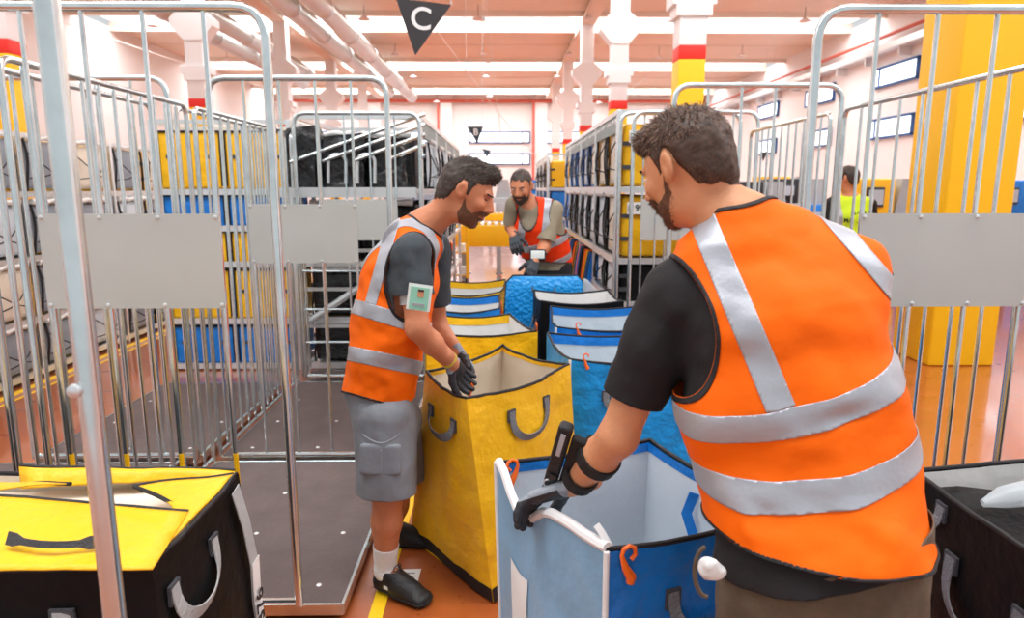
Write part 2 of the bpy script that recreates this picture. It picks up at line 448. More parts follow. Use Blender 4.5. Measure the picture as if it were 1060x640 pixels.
# hanging triangular signs --------------------------------------------
def tri_sign(corners, Y, mt, letter, label, th=.03):
    P = [at(u, v, Y=Y+dy) for (u, v, dy) in corners]
    c = sum(P, Vector())/3
    root = empty('hanging_sign', (c.x, c.y, P[2].z), label, 'sign')
    n = (P[1]-P[0]).cross(P[2]-P[0]).normalized()
    if n.y > 0: n = -n
    q = MB(); q.add([p for p in P]+[p-n*th for p in P], [(0, 1, 2), (5, 4, 3), (0, 3, 4, 1), (1, 4, 5, 2), (2, 5, 3, 0)])
    q.build('sign_board', mt, root, smooth=False)
    w = (P[1]-P[0]).length
    if letter:
        x = (P[1]-P[0]).normalized(); y = (P[0]+P[1])/2-P[2]
        text(letter, w*.56, 'sign_white', root, (P[0]+P[1])/2*.66+P[2]*.34+n*.006, x, y, 'sign_letter', .003)
    q = MB()
    for k in (0, 1): q.tube([P[k]-n*th/2, (P[k].x, P[k].y, CEIL)], .006*w/.6, 5)
    build_each(q, 'wire', 'zinc_bright', root)
tri_sign(((410, -2, 0), (467, 5, .1), (430, 57, 0)), 7.5, 'sign_black', 'C', 'black triangular hanging sign with a white letter C')
tri_sign(((483.5, 131, 0), (500, 131, 0), (494, 149, 0)), 25, 'sign_teal', 'B', 'dark triangular hanging sign with a white letter B')
tri_sign(((499, 154, 0), (508, 156, 0), (504, 164, 0)), 42, 'sign_teal', '', 'tiny blank dark triangular sign hanging beyond the letter B sign')
tri_sign(((787, 157, 0), (795, 157, 0), (790, 167, 0)), 22, 'sign_black', '', 'small black triangular sign hanging at the right behind the bars')

# ------------------------------------------------------------------ roll cages
def cage_panel(root, x0, x1, y, z0, z1, r, axis='x', nb=4, rb=.0085, fixed=None, plate=None, rails=(), corner=.1, yellow_glints=False):
    """one gate of tubes; axis 'x': spans x0..x1 at y, axis 'y': spans y=x0..x1 at x=fixed"""
    def P(a, z): return (a, y, z) if axis == 'x' else (fixed, a, z)
    q = MB(); q.tube(rpath([P(x0, z0), P(x0, z1), P(x1, z1), P(x1, z0)], corner), r, 10)
    q.build('frame', 'zinc', root)
    q = MB(); q.tube([P(x0, z0+.02), P(x1, z0+.02)], r*.8, 8)
    for z in rails: q.tube([P(x0, z), P(x1, z)], r*.6, 8)
    q.build('cross_rail', 'zinc', root)
    for k in range(nb):
        a = lerp(x0, x1, (k+1)/(nb+1)); q = MB()
        q.tube([P(a, z0+.02), P(a, z1-r*.5)], rb, 8)
        b = q.build('bar', 'zinc', root)
        if yellow_glints:
            q = MB(); q.tube([P(a, z0+.5), P(a, z0+.62)], rb+.001, 8); q.build('yellow_glint', 'yellow_paint', b)  # yellow ring colours the bar like a yellow tote's reflection in it
    if plate:
        px0, px1, pz0, pz1 = plate
        q = MB(); q.box(((px0+px1)/2, y-.016, (pz0+pz1)/2), (px1-px0, .004, pz1-pz0))
        pl = q.build('sign_plate', 'plate', root, smooth=False)
        q = MB()
        nn = max(2, round((px1-px0)/.2))
        for k in range(nn+1):
            for z in (pz0+.012, pz1-.012): q.lathe((lerp(px0+.012, px1-.012, k/nn), y-.019, z), [(.008, 0), (.007, -.003), (.003, -.005)], 8, 'y')
        build_each(q, 'rivet', 'zinc_bright', pl)
def wheels(root, xs, ys, z):
    for x in xs:
        for yy in ys:
            q = MB(); q.lathe((x, yy, z/2), [(z/2*.4, -.015), (z/2, -.012), (z/2, .012), (z/2*.4, .015)], 12, 'x'); q.build('caster', 'rubber', root)
def cage(x0, x1, y, depth, label, side=None, deck=True, plate=True, r=.0165, H=2.24, nb=4, deckx=None, yellow_glints=False, rails=(), z0=.07, sidex=None):
    root = empty('roll_cage', ((x0+x1)/2, y+depth/2, 0), label, 'roll cage', 'roll cages')
    pl = None
    if plate:
        w = (x1-x0)/(nb+1); pl = (x0+w-.01, x1-w+.01, 1.235, 1.565)
    cage_panel(root, x0, x1, y, z0, H, r, 'x', nb, plate=pl, yellow_glints=yellow_glints, rails=rails)
    dx0, dx1 = deckx or (x0, x1)
    if side is not None:
        sx = sidex if sidex is not None else (x0 if side == 'l' else x1)
        cage_panel(root, y+.04, y+depth, 0, z0, 2.09, .013, 'y', int(depth/.125), rb=.008, fixed=sx, corner=.06)
    if deck:
        q = MB(); q.box(((dx0+dx1)/2, y+depth/2, .058), (dx1-dx0, depth-.02, .02)); d = q.build('deck', 'ply', root, smooth=False)
        q = MB()
        for s in (0, 1):
            xx = (dx0, dx1)[s]; q.box((xx, y+depth/2, .05), (.012, depth-.01, .045))
            q.box(((dx0+dx1)/2, (y+.005, y+depth-.005)[s], .05), (dx1-dx0, .012, .045))
        build_each(q, 'deck_edge', 'zinc', root, smooth=False)
        q = MB()
        for a in (.12, .5, .88):
            for b in (.1, .4, .7): q.lathe((lerp(dx0, dx1, a), y+depth*b, .068), [(.012, 0), (.009, .003), (.003, .004)], 8)
        build_each(q, 'deck_bolt', 'zinc_bright', d)
        wheels(root, (dx0+.1, dx1-.1), (y+.12, y+depth-.12), .047)
    else: wheels(root, (x0, x1), (y,), z0)
    return root
# left row
c0 = cage(-1.635, -.635, 1.02, 1.2, 'closest roll cage with the thick corner post crossing the left of the view', deck=False, plate=False, r=.0175, nb=4)
q = MB(); q.tube([(-.635, 1.02, .80), (-.635, 1.02, .86)], .0185, 12); q.build('red_tape', 'red_paint', c0)
q = MB(); q.tube([(-.635, 1.02, .30), (-.635, 1.02, .80)], .018, 12); q.build('yellow_tape', 'yellow_paint', c0)
q = MB(); q.lathe((-.645, 1.003, 1.35), [(.011, 0), (.010, -.008), (.004, -.011)], 10, 'y'); q.build('bolt', 'zinc_bright', c0)
cage(-1.785, -.785, 2.4, 1.42, 'tall roll cage with a wide plate behind the yellow and black tote at left', side='l', sidex=-1.70, deckx=(-1.68, -.62), yellow_glints=True)
cage(-1.60, -.63, 3.88, 1.62, 'roll cage with a metal plate just left of the man in grey shorts', side='l', sidex=-1.70, deckx=(-1.68, -.62))
cage(-1.66, -.66, 5.62, .25, 'roll cage furthest down the left row, in front of the black bags', side='l', sidex=-1.70, plate=True, rails=(.38, .66, .98))
cage(-2.78, -1.82, 3.88, 1.6, 'roll cage behind the widest plate, in the outer left row', side='r', sidex=-1.80, plate=False)
cage(-2.95, -1.92, 2.36, 1.45, 'roll cage at the very left edge of the view', side='r', sidex=-1.88, plate=False)
# right row
cage(1.06, 2.06, 2.4, 1.2, 'tall roll cage with a wide metal plate at the far right edge', deck=False)
cage(1.0, 1.98, 4.1, 1.35, 'roll cage behind the shoulder of the man in front, with its brown deck', side='r', sidex=1.94, deckx=(.98, 1.9))
cage(1.03, 2.01, 5.50, .05, 'narrow roll cage gate nested just before the rack end', deck=False, plate=False)
cage(.94, 1.9, 5.58, .09, 'roll cage standing against the end of the yellow tote rack', plate=True, deck=False)
def gate(x, y0, y1, label):
    root = empty('cage_gate', (x, (y0+y1)/2, 0), label, 'gate')
    cage_panel(root, y0, y1, 0, .07, 2.09, .014, 'y', int((y1-y0)/.2), rb=.0085, fixed=x, corner=.06)
    wheels(root, (x,), (y0, y1), .07)
gate(1.93, 2.5, 3.95, 'long side gate of bars behind the right metal plate')

# ------------------------------------------------------------------ totes
def tote(label, rim, base, out, inn, sagfn=None, bandlo=.94, edge='trim_black', handles=(), hooks=(), corners=None, band=True, group=None, sag=.025, bulge=.02, wr=.008, seed=0, name='fabric_tote', handle_mat='webbing', wallmats=None, rimstrip=None, strip_mat=None, inner_wr=.01):
    rim = [Vector(p) for p in rim]; base = [Vector(p) for p in base]
    c = sum(base, Vector())/4
    area = sum(rim[i].x*rim[(i+1) % 4].y-rim[(i+1) % 4].x*rim[i].y for i in range(4))
    assert area > 0, label
    root = empty(name, c, label, 'bag', group)
    def wp(i, s, t, off=0.):
        j = (i+1) % 4
        b = lerp(base[i], base[j], s); r = lerp(rim[i], rim[j], s)
        p = lerp(b, r, t); e = (rim[j]-rim[i]); n = Vector((e.y, -e.x, 0)).normalized()
        k = math.sin(PI*s)
        w = mnoise.noise(Vector((p.x*5+seed, p.y*5, p.z*4)))*1.0+.5*mnoise.noise(Vector((p.x*13+seed, p.y*13, p.z*9+s*4)))
        d = bulge*k*math.sin(PI*min(t, .93))+wr*w*min(1, k*3)+off
        z = -sag*k*max(0, t)**4
        if sagfn and i in sagfn: z -= sagfn[i](s)*max(0, t)**3
        if off < -.001:   # keep the lining inside at the corners too
            ins = (c-Vector((p.x, p.y, 0))); ins.z = 0; ins.normalize()
            return p+n*(d)+ins*(.006*(1-k))+Vector((0, 0, z))
        return p+n*d+Vector((0, 0, z))
    N = 18
    wm = wallmats or [0]*4; mats = out if isinstance(out, list) else [out]
    q = MB()
    for i in range(4): q.mat(wm[i]); q.grid(lambda s, t: wp(i, s, t), N, N)
    q.mat(0).add(base, [(3, 2, 1, 0)])
    body = q.build('outer_shell', mats, root, smooth=True)
    q = MB()
    for i in range(4): q.grid(lambda s, t: wp(i, 1-s, t*.995, -.008), N, N)
    q.add([lerp(b, c, .03)+Vector((0, 0, .015)) for b in base], [(0, 1, 2, 3)])
    q.build('lining', inn, root, smooth=True)
    pts = [wp(i, s/12, 1, -.003)+Vector((0, 0, .002)) for i in range(4) for s in range(12)]
    q = MB(); q.tube(pts, .0065, 8, closed=True); q.build('rim_binding', edge, root)
    if rimstrip:
        q = MB()
        for i in rimstrip: q.grid(lambda s, t: wp(i, 1-s, bandlo+(.998-bandlo)*t, -.0105), N, 2)
        q.build('inner_rim_band', strip_mat, root)
    if band:
        q = MB()
        for i in range(4): q.grid(lambda s, t: wp(i, s, .07*t, .003), N, 2)
        q.build('base_band', 'trim_black', root)
    if corners:
        for i, cm in corners:
            q = MB(); q.tube([lerp(base[i], rim[i], t/10) for t in range(11)], .007, 8); q.build('corner_piping', cm, root)
    for hd in handles:
        i, s0, s1, t, drop = hd[:5]; hw = hd[5] if len(hd) > 5 else .03
        e = (rim[(i+1) % 4]-rim[i]); n = Vector((e.y, -e.x, 0)).normalized(); en = e.normalized()
        A = wp(i, s0, t, .006); B = wp(i, s1, t, .006); L = [] 
        for k in range(15):
            a = k/14; ang = PI*a
            p = lerp(A, B, (1-math.cos(ang))/2)+Vector((0, 0, -drop*math.sin(ang)**.8))+n*(.004+.02*math.sin(ang)); L.append(p)
        wd = []
        for k in range(15):
            tt = (L[min(k+1, 14)]-L[max(k-1, 0)]).normalized(); w = n.cross(tt)+n*.4*math.sin(PI*k/14); wd.append(w.normalized())
        q = MB(); q.ribbon([A+Vector((0, 0, .03))]+L+[B+Vector((0, 0, .03))], [wd[0]]+wd+[wd[-1]], hw, .004); h = q.build('handle', handle_mat, root, smooth=False)
        q = MB()
        for p in (A, B):
            a = math.atan2(en.y, en.x); q.box(p+Vector((0, 0, .012))-n*.002, (hw*1.4, .008, .05), rz=a)
        build_each(q, 'handle_patch', 'webbing_dark', h, smooth=False)
    for (i, s, t, sc) in hooks:
        e = (rim[(i+1) % 4]-rim[i]); n = Vector((e.y, -e.x, 0)).normalized(); en = e.normalized()
        p = wp(i, s, t, .012); up = Vector((0, 0, 1))
        pts = [p+en*.012*sc+up*.03*sc]+[p+en*(.014*math.cos(a))*sc+up*(.03+.016*math.sin(a))*sc for a in (0.6, 1.4, 2.2, 3.0, 3.8)]+[p-en*.004*sc+up*.01*sc, p-up*.012*sc, p-up*.03*sc+en*.01*sc]
        rr = [.004*sc]*6+[.005*sc, .008*sc, .010*sc]
        q = MB(); q.tube(pts, rr, 8); q.build('hook', 'orange_plastic', root)
    return root, wp
def V(x, y, z=0): return Vector((x, y, z))
def down(rim, k=1.0, shift=(0, 0), z=.01):
    c = sum((Vector(r) for r in rim), Vector())/4
    return [V(c.x+(Vector(r).x-c.x)*k+shift[0], c.y+(Vector(r).y-c.y)*k+shift[1], z) for r in rim]

# big yellow tote the left man works in   (corner order: front, right, back, left)
r = [V(-.137, 2.47, .87), V(.30, 2.94, .88), V(.0, 3.36, .875), V(-.335, 2.86, .87)]
b = [V(-.04, 2.50, .01), V(.36, 2.95, .01), V(-.03, 3.42, .01), V(-.44, 3.02, .01)]
tote('big open yellow tote with cream lining that the left man reaches into', r, b, 'yellow_fabric', 'lining_warm', handles=[(0, .34, .70, .86, .10), (3, .25, .72, .83, .06, .035)], hooks=(), seed=1, handle_mat='webbing', rimstrip=(1, 2), strip_mat='yellow_fabric', wr=.016, bandlo=.975)
# yellow tote behind it
r = [V(-.42, 3.66, .87), V(.19, 3.63, .885), V(.05, 4.24, .87), V(-.42, 4.22, .87)]
tote('wide open yellow tote directly behind the big yellow one', r, down(r), 'yellow_fabric', 'lining', handles=[(0, .45, .75, .8, .05)], hooks=[(1, .12, 1.0, 1.0)], seed=2, rimstrip=(2,), strip_mat='yellow_fabric', wr=.008)
r = [V(-.45, 4.33, .88), V(-.02, 4.36, .88), V(-.02, 4.93, .885), V(-.47, 4.93, .88)]
tote('open blue edged tote with white lining, third in the left line of totes', r, down(r), 'blue_fabric', 'lining', hooks=[(1, .1, 1.0, 1.0)], seed=3, rimstrip=(2,), strip_mat='blue_fabric')
r = [V(-.47, 5.02, .88), V(-.02, 5.05, .885), V(.03, 5.74, .89), V(-.48, 5.74, .88)]
tote('open yellow tote with white lining at the far end of the left line', r, down(r), 'yellow_fabric', 'lining', hooks=[(2, .1, 1.0, 1.0)], seed=4, rimstrip=(2,), strip_mat='yellow_fabric')
# near blue tote (front, right, back, left)
r = [V(.225, 1.37, .87), V(.675, 1.53, .87), V(.46, 2.03, .875), V(-.02, 1.865, .87)]
b = [V(.235, 1.40, .01), V(.66, 1.54, .01), V(.45, 2.03, .01), V(.0, 1.9, .01)]
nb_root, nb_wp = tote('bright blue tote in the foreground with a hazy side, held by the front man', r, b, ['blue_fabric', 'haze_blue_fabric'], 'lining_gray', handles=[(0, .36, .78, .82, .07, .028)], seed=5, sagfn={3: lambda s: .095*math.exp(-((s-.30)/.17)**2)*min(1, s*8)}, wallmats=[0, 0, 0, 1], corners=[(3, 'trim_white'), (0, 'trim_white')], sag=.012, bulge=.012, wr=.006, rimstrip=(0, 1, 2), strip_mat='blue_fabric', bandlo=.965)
q = MB()
q.tube([nb_wp(3, s/12, 1, -.002)+V(0, 0, .006) for s in range(13)], .013, 8); q.build('white_rim_roll', 'trim_white', nb_root)
q = MB(); q.grid(lambda s, t: nb_wp(3, .18+.2*s, .48+.26*t, .003), 6, 6); q.build('label_pocket', 'paper', nb_root)
for (i, s, t, sc) in ((0, .10, .98, 1.25), (2, .93, .985, 1.2)):
    n_ = -1 if i == 2 else 1
    p = nb_wp(i, s, t, .012 if i == 0 else -.03); up = V(0, 0, 1); en = (r[(i+1) % 4]-r[i]).normalized()
    q = MB(); q.tube([p+en*.014*math.cos(a)*sc+up*(.012+.014*math.sin(a))*sc for a in (-1.2, -.3, .6, 1.5, 2.4, 3.3)]+[p-en*.006*sc-up*.014*sc, p+en*.006*sc-up*.034*sc, p+en*.004*sc-up*.046*sc], [.004*sc]*6+[.007*sc, .010*sc, .007*sc], 8)
    q.build('hook', 'orange_plastic', nb_root)
q = MB(); p = nb_wp(0, .03, 1, -.01); q.ribbon([p, p+V(-.018, .01, .03), p+V(-.03, .02, .045)], V(1, .2, 0), .016, .004); q.build('white_tab', 'trim_white', nb_root)
q = MB(); p = nb_wp(1, .55, .93, -.02); q.ribbon([p, p+V(-.02, 0, -.06), p+V(-.0, -.02, -.13), p+V(-.045, -.03, -.2)], V(1, 0, .3), .03, .004); q.build('loose_strap', 'blue_fabric', nb_root)
# right line of totes
r = [V(.31, 3.06, .87), V(.92, 3.05, .87), V(.92, 3.66, .87), V(.24, 3.66, .87)]
tote('open blue tote with pale lining beside the big yellow one', r, down(r), 'skyblue_fabric', 'lining_gray', handles=[(0, .28, .5, .80, .05)], hooks=[(0, .12, 1.0, .95)], seed=6, corners=[(0, 'trim_white')], rimstrip=(2,), strip_mat='blue_fabric')
r = [V(.30, 3.76, .88), V(.92, 3.75, .88), V(.92, 4.44, .885), V(.31, 4.44, .885)]
tote('open blue edged tote, third back in the right line', r, down(r), 'blue_fabric', 'lining_gray', hooks=[(0, .2, 1.0, 1.0)], seed=7, corners=[(0, 'trim_white')], rimstrip=(2,), strip_mat='blue_fabric')
r = [V(.26, 4.54, .9), V(.82, 4.54, .9), V(.76, 4.86, .93), V(.22, 4.86, .93)]
tote('black tote with white lining just in front of the padded blue tote', r, down(r), 'black_fabric', 'lining', seed=8, handles=[(3, .3, .7, .8, .06)])
# padded blue tote folded shut
P0 = [V(.03, 4.98, .0), V(.58, 4.95, .0), V(.60, 5.10, .0), V(.05, 5.13, .0)]
root = empty('padded_tote', (.31, 5.04, 0), 'padded bright blue tote standing folded in front of the far man', 'bag')
q = MB()
def pad(s, t, o):
    x = lerp(.03, .60, s); z = .01+1.0*t
    k = math.sin(PI*s)**.35*math.sin(PI*min(1, t*.98+.02))**.35 if 0 < s < 1 and 0 < t < 1 else 0
    x += .02*math.sin(PI*t)*(1 if s > .5 else -1)*(abs(s-.5)*2)
    rnd_c = .05*max(0, abs(s-.5)*2-.85)/.15
    return V(x, 5.04+o*(.015+.06*k), z-(rnd_c if t > .9 else 0)+.008*mnoise.noise(V(x*4, 3, z)))
q.grid(lambda s, t: pad(s, t, -1), 24, 24); q.grid(lambda s, t: pad(1-s, t, 1), 24, 24)
q.build('padded_panel', 'quilt_blue', root, smooth=True)
q = MB(); q.tube([pad(0, t/12, 0) for t in range(13)]+[pad(s/12, 1, 0)+V(0, 0, .004) for s in range(13)]+[pad(1, 1-t/12, 0) for t in range(13)], .008, 8); q.build('binding', 'trim_black', root)
for s0, s1 in ((.34, .62),):
    A = pad(s0, .9, -1)+V(0, -.01, 0); B = pad(s1, .9, -1)+V(0, -.01, 0)
    L = [lerp(A, B, k/10)+V(0, -.02*math.sin(PI*k/10), -.07*math.sin(PI*k/10)) for k in range(11)]
    q = MB(); q.ribbon([A+V(0, 0, .03)]+L+[B+V(0, 0, .03)], V(0, -.4, 1), .028, .004); q.build('handle', 'webbing', root, smooth=False)
q = MB(); q.grid(lambda s, t: V(lerp(.60, .78, s), 5.0+.06*s, lerp(.78, 1.0-.14*s, t)+.01*math.sin(9*s)), 6, 6); q.build('clear_flap', 'plastic_clear', root, solid=.003)

# black tote with the yellow flaps, lower left
r = [V(-1.75, 1.42, .80), V(-.80, 1.44, .80), V(-.80, 1.96, .80), V(-1.72, 1.98, .80)]
b = [V(-1.72, 1.42, .01), V(-.76, 1.42, .01), V(-.76, 1.98, .01), V(-1.72, 1.98, .01)]
by_root, by_wp = tote('black tote with bright yellow folded flaps standing in the lower left corner', r, b, 'black_fabric', 'lining_warm', handles=[(1, .12, .55, .86, .09, .035), (0, .50, .78, .84, .03, .04)], hooks=(), seed=9, sag=.004, bulge=.018, handle_mat='webbing_light')
def flap(pts, nm, root, mt='yellow_fabric', edges=((0, 1),), sub=14, lift=.01, seed=0):
    pts = [Vector(p) for p in pts]
    def fn(s, t):
        p = lerp(lerp(pts[0], pts[1], s), lerp(pts[3], pts[2], s), t)
        return p+V(0, 0, lift*math.sin(PI*s)*math.sin(PI*t)+.006*mnoise.noise(V(p.x*9+seed, p.y*9, 2)))
    q = MB(); q.grid(fn, sub, sub); o = q.build(nm, mt, root, solid=.004)
    E = {(0, 1): lambda k: fn(k, 0), (1, 2): lambda k: fn(1, k), (2, 3): lambda k: fn(1-k, 1), (3, 0): lambda k: fn(0, 1-k)}
    for e in edges:
        q = MB(); q.tube([E[e](k/12)+V(0, 0, .002) for k in range(13)], .006, 6); q.build('flap_binding', 'trim_black', o)
    return fn
f0 = flap([at(-150, 500, Y=1.62), at(195, 531, Y=1.68), at(158, 590, Y=1.41), at(-160, 594, Y=1.41)], 'front_flap', by_root, edges=((0, 1),), lift=.008)
flap([at(139, 504, Y=1.80), at(242, 492, Y=1.95), at(163, 576, z=.808), at(195, 530, Y=1.70)], 'right_flap', by_root, edges=((0, 1), (3, 0)), seed=3, lift=.004)
flap([at(20, 483, Y=1.93), at(243, 488, Y=1.96), at(243, 494, Y=1.94), at(22, 506, Y=1.88)], 'back_flap', by_root, edges=((0, 1),), seed=5)
flap([at(-150, 490, Y=1.80), at(20, 503, Y=1.84), at(73, 501, Y=1.78), at(-150, 520, Y=1.66)], 'left_flap', by_root, edges=((1, 2),), seed=6)
A = f0(.52, .66)+V(0, -.012, .016); B = f0(.81, .66)+V(0, -.012, .016)
L = [lerp(A, B, k/10)+V(0, -.010-.022*math.sin(PI*k/10), .006) for k in range(11)]
q = MB(); q.grid(lambda s, t: V(lerp(-1.74, -.83, s), lerp(1.46, 1.94, t), .745+.02*mnoise.noise(V(s*5, t*4, 3))+.012*t), 12, 10); q.build('inner_sheet', 'lining_warm', by_root, solid=.004)
q = MB(); q.ribbon(L, V(0, .4, 1), [.03]*2+[.016]*7+[.03]*2, .004); q.build('flap_handle', 'webbing_dark', by_root, smooth=False)
# hanging strap with number
q = MB(); st = [by_wp(1, .86, .98, .012), by_wp(1, .90, .82, .02), by_wp(1, .93, .66, .022), by_wp(1, .94, .5, .014), by_wp(1, .94, .3, .014), by_wp(1, .93, .1, .014)]
q.ribbon(st, V(0, 1, 0), .055, .003); sp = q.build('white_strap', 'webbing_light', by_root, smooth=False)
q = MB(); q.ribbon([by_wp(1, .94, .66, .026), by_wp(1, .94, .5, .019), by_wp(1, .94, .3, .019), by_wp(1, .93, .1, .019)], V(0, 1, 0), .056, .002); lb = q.build('number_label', 'paper', by_root, smooth=False)
text('4376', .075, 'ink', lb, by_wp(1, .94, .44, .024), (0, 0, 1), (0, -1, 0), 'printed_number')
# yellow corner of another tote at far left
r = [V(-2.75, 1.86, .78), V(-1.86, 1.88, .80), V(-1.84, 2.28, .84), V(-2.75, 2.28, .84)]
tote('yellow lipped tote cut off by the left edge of the view', r, down(r), ['black_fabric'], 'lining', edge='yellow_paint', seed=12)

# black tote, lower right
r = [V(1.17, 1.30, .85), V(1.95, 1.30, .85), V(1.95, 1.95, .86), V(1.17, 1.84, .85)]
br_root, br_wp = tote('black tote in the lower right corner behind the front man', r, down(r, 1.0), 'black_fabric', 'lining', handles=[(3, .42, .86, .80, .11, .035), (3, .06, .30, .93, .04, .03)], seed=13, sag=.0, bulge=.01, handle_mat='webbing')
q = MB(); p = br_wp(3, .97, 1, .0)
q.tube([p+V(.012*math.cos(a), 0, .012*math.sin(a)+.004) for a in [k*.7 for k in range(10)]], .0035, 6); q.build('ring', 'rubber', br_root)
q = MB(); q.tube([p+V(.02, 0, .008), p+V(.05, -.01, .012), p+V(.08, -.02, .002), p+V(.1, -.03, -.015)], [.006, .008, .01, .012], 8); q.build('hook', 'orange_plastic', br_root)
q = MB(); q.grid(lambda s, t: V(lerp(1.20, 1.93, s), lerp(1.40, 1.75, t), .84-.05*math.sin(PI*t)-.02*s+.01*mnoise.noise(V(s*7, t*7, 1))), 14, 14); q.build('folded_flap', 'black_fabric', br_root, solid=.004)
q = MB(); q.tube([V(1.26, 1.66, .835), V(1.31, 1.66, .852), V(1.42, 1.67, .865), V(1.56, 1.70, .86)], [.010, .028, .038, .03], 14)
tag(q.build('plastic_wrap', 'plastic_clear'), 'clear plastic wrapped bundle lying in the black tote at right', 'wrap')
# ------------------------------------------------------------------ racks and shelf totes
def copy_tree(o, parent=None):
    c = o.copy(); COL.objects.link(c); c.parent = parent
    for ch in list(o.children): copy_tree(ch, c)
    return c
def shelf_tote(out, inn, edge, w=.58, d=.56, h=.46, straps=True, plug='rs'):
    """local: aisle face at x=0 looking to -x, centre y=0, base z=0"""
    root = empty('shelf_tote', (0, 0, 0))
    q = MB(); q.box((d/2+.01, 0, h/2), (d-.03, w, h), bev=.03); q.build('body', out, root, smooth=True)
    q = MB()
    q.grid(lambda s, t: V(-.012*math.sin(PI*s)*math.sin(PI*t)-.002+.014*mnoise.noise(V(s*3, t*3, w)), lerp(w/2-.02, -w/2+.02, s), lerp(.02, h-.01, t)), 10, 10)
    q.build('face_panel', inn, root, smooth=True, solid=.004)
    q = MB()
    for sy in (-1, 1): q.tube([V(-.014-.02*math.sin(PI*t/8), sy*(w/2-.02)+.012*math.sin(5*t/8+sy), h*t/8) for t in range(9)], .011, 6)
    q.build('edge_binding', edge, root)
    q = MB(); q.tube([V(-.02+.02*mnoise.noise(V(k, 0, 1)), lerp(-w/2+.03, w/2-.03, k/8), h+.02+.02*mnoise.noise(V(k*.9, 3, 1))) for k in range(9)], [.02+.02*abs(mnoise.noise(V(k*1.3, 7, w))) for k in range(9)], 8)
    q.build('lining_roll', 'lining', root)
    if straps:
        for sg in (-1, 1):
            q = MB(); q.tube([V(-.03-.05*math.sin(PI*k/8), sg*lerp(-w/2+.04, w/2-.04, k/8), h*(.25+.5*k/8)-.06*math.sin(PI*k/8)) for k in range(9)], .006, 5)
            q.build('strap', 'trim_black', root)
    for z in (.3, .68):
        for sy in (-1, 1):
            q = MB(); q.box((.05, sy*(w/2+.004), h*z), (.08, .01, .035)); q.build('handle_patch', 'webbing_dark', root, smooth=False)
    return root
TOTES = {}
def get_tote(key, h):
    k = (key, h)
    if k not in TOTES:
        a = {'yellow': ('yellow_fabric', 'lining_warm', 'trim_black'), 'blue': ('blue_fabric', 'lining_gray', 'frame_blue'), 'black': ('black_fabric', 'lining_gray', 'trim_black'),
             'dark': ('black_fabric', 'black_plastic', 'trim_black'), 'grey': ('yellow_fabric', 'grey_cloth', 'trim_black'), 'pale': ('yellow_fabric', 'lining_warm', 'yellow_fabric')}[key]
        TOTES[k] = [shelf_tote(*a, h=h), False]
    e = TOTES[k]
    if not e[1]: e[1] = True; return e[0]
    return copy_tree(e[0])
def put_tote(key, h, x, y, z, rz, label, group):
    t = get_tote(key, h); t.location = (x, y, z); t.rotation_euler = (0, 0, rz)
    tag(t, label, 'bag', group); return t
def rack(label, x0, x1, ys, shelves, H, board=True, deckz=None):
    root = empty('storage_rack', ((x0+x1)/2, (ys[0]+ys[-1])/2, 0), label, 'rack')
    for y in ys:
        for x in (x0, x1):
            q = MB(); q.box((x, y, H/2), (.04, .04, H), bev=.006); u = q.build('upright', 'zinc_bright', root)
    for z in shelves:
        q = MB()
        for x in (x0, x1): q.box((x, (ys[0]+ys[-1])/2, z), (.03, ys[-1]-ys[0], .05))
        for y in ys: q.box(((x0+x1)/2, y, z), (x1-x0, .03, .05))
        q.box(((x0+x1)/2, (ys[0]+ys[-1])/2, z+.005), (x1-x0-.03, ys[-1]-ys[0], .012))
        q.build('shelf', 'zinc_bright', root, smooth=False)
    q = MB()
    for x in (x0, x1): q.box((x, (ys[0]+ys[-1])/2, H-.02), (.035, ys[-1]-ys[0], .04))
    for y in ys: q.box(((x0+x1)/2, y, H-.02), (x1-x0, .035, .04))
    q.build('top_frame', 'zinc_bright', root, smooth=False)
    if board:
        s = -1 if board == 'l' else 1
        x = x0 if board == 'l' else x1
        for i in range(len(ys)-1):
            q = MB(); q.box((x, (ys[i]+ys[i+1])/2, H-.11), (.02, ys[i+1]-ys[i]-.05, .13)); q.build('mesh_board', 'mesh_board', root, smooth=False)
    return root
# right rack beside the aisle
p = .65; y0 = 5.72
rack('tall metal rack packed with yellow and blue totes right of the aisle', .95, 1.58, [y0+p*k for k in (0, 2, 4, 6, 7)], (.06, .68, 1.05, 1.64), 2.28, board='l')
cols = ['yellow', 'yellow', 'yellow', 'blue', 'blue', 'blue', 'blue']
cols2 = ['yellow', 'black', 'black', 'black', 'grey', 'grey', 'blue']
for k in range(7):
    put_tote(cols[k], .50, .98, y0+p*(k+.5), 1.675, 0, '%s tote on the top shelf of the right rack, %s from the near end' % (cols[k], ORD[k]), 'totes on the top shelf of the right rack')
    put_tote(cols2[k], .50, .98, y0+p*(k+.5), 1.085, 0, '%s tote on the middle shelf of the right rack, %s from the near end' % (cols2[k], ORD[k]), 'totes on the middle shelf of the right rack')
for k in range(2):
    put_tote('black', .30, .98, y0+p*(k+.5), .715, 0, 'black tote on the low shelf of the right rack, %s from the near end' % ORD[k], 'black totes low in the right rack')
# labels on the end faces
for (z, s) in ((2.07, '8'), (1.49, '958')):
    c = V(1.135, y0+.012, z)
    root = empty('number_card', c, 'white card reading %s on the end of the %s' % (s, 'top shelf of the right rack' if s == '8' else 'middle shelf of the right rack'), 'label')
    q = MB(); q.box(c, (.19, .006, .10)); q.build('card', 'paper', root, smooth=False)
    q = MB()
    for k in range(6): q.box((1.05+.007*k, y0+.007, z), (.0035, .003, .055))
    build_each(q, 'bar_code_stroke', 'ink_grey', root, smooth=False)
    text(s, .075, 'ink', root, V(1.12 if len(s) == 1 else 1.160, y0+.006, z), (1, 0, 0), (0, 0, 1), 'printed_number')
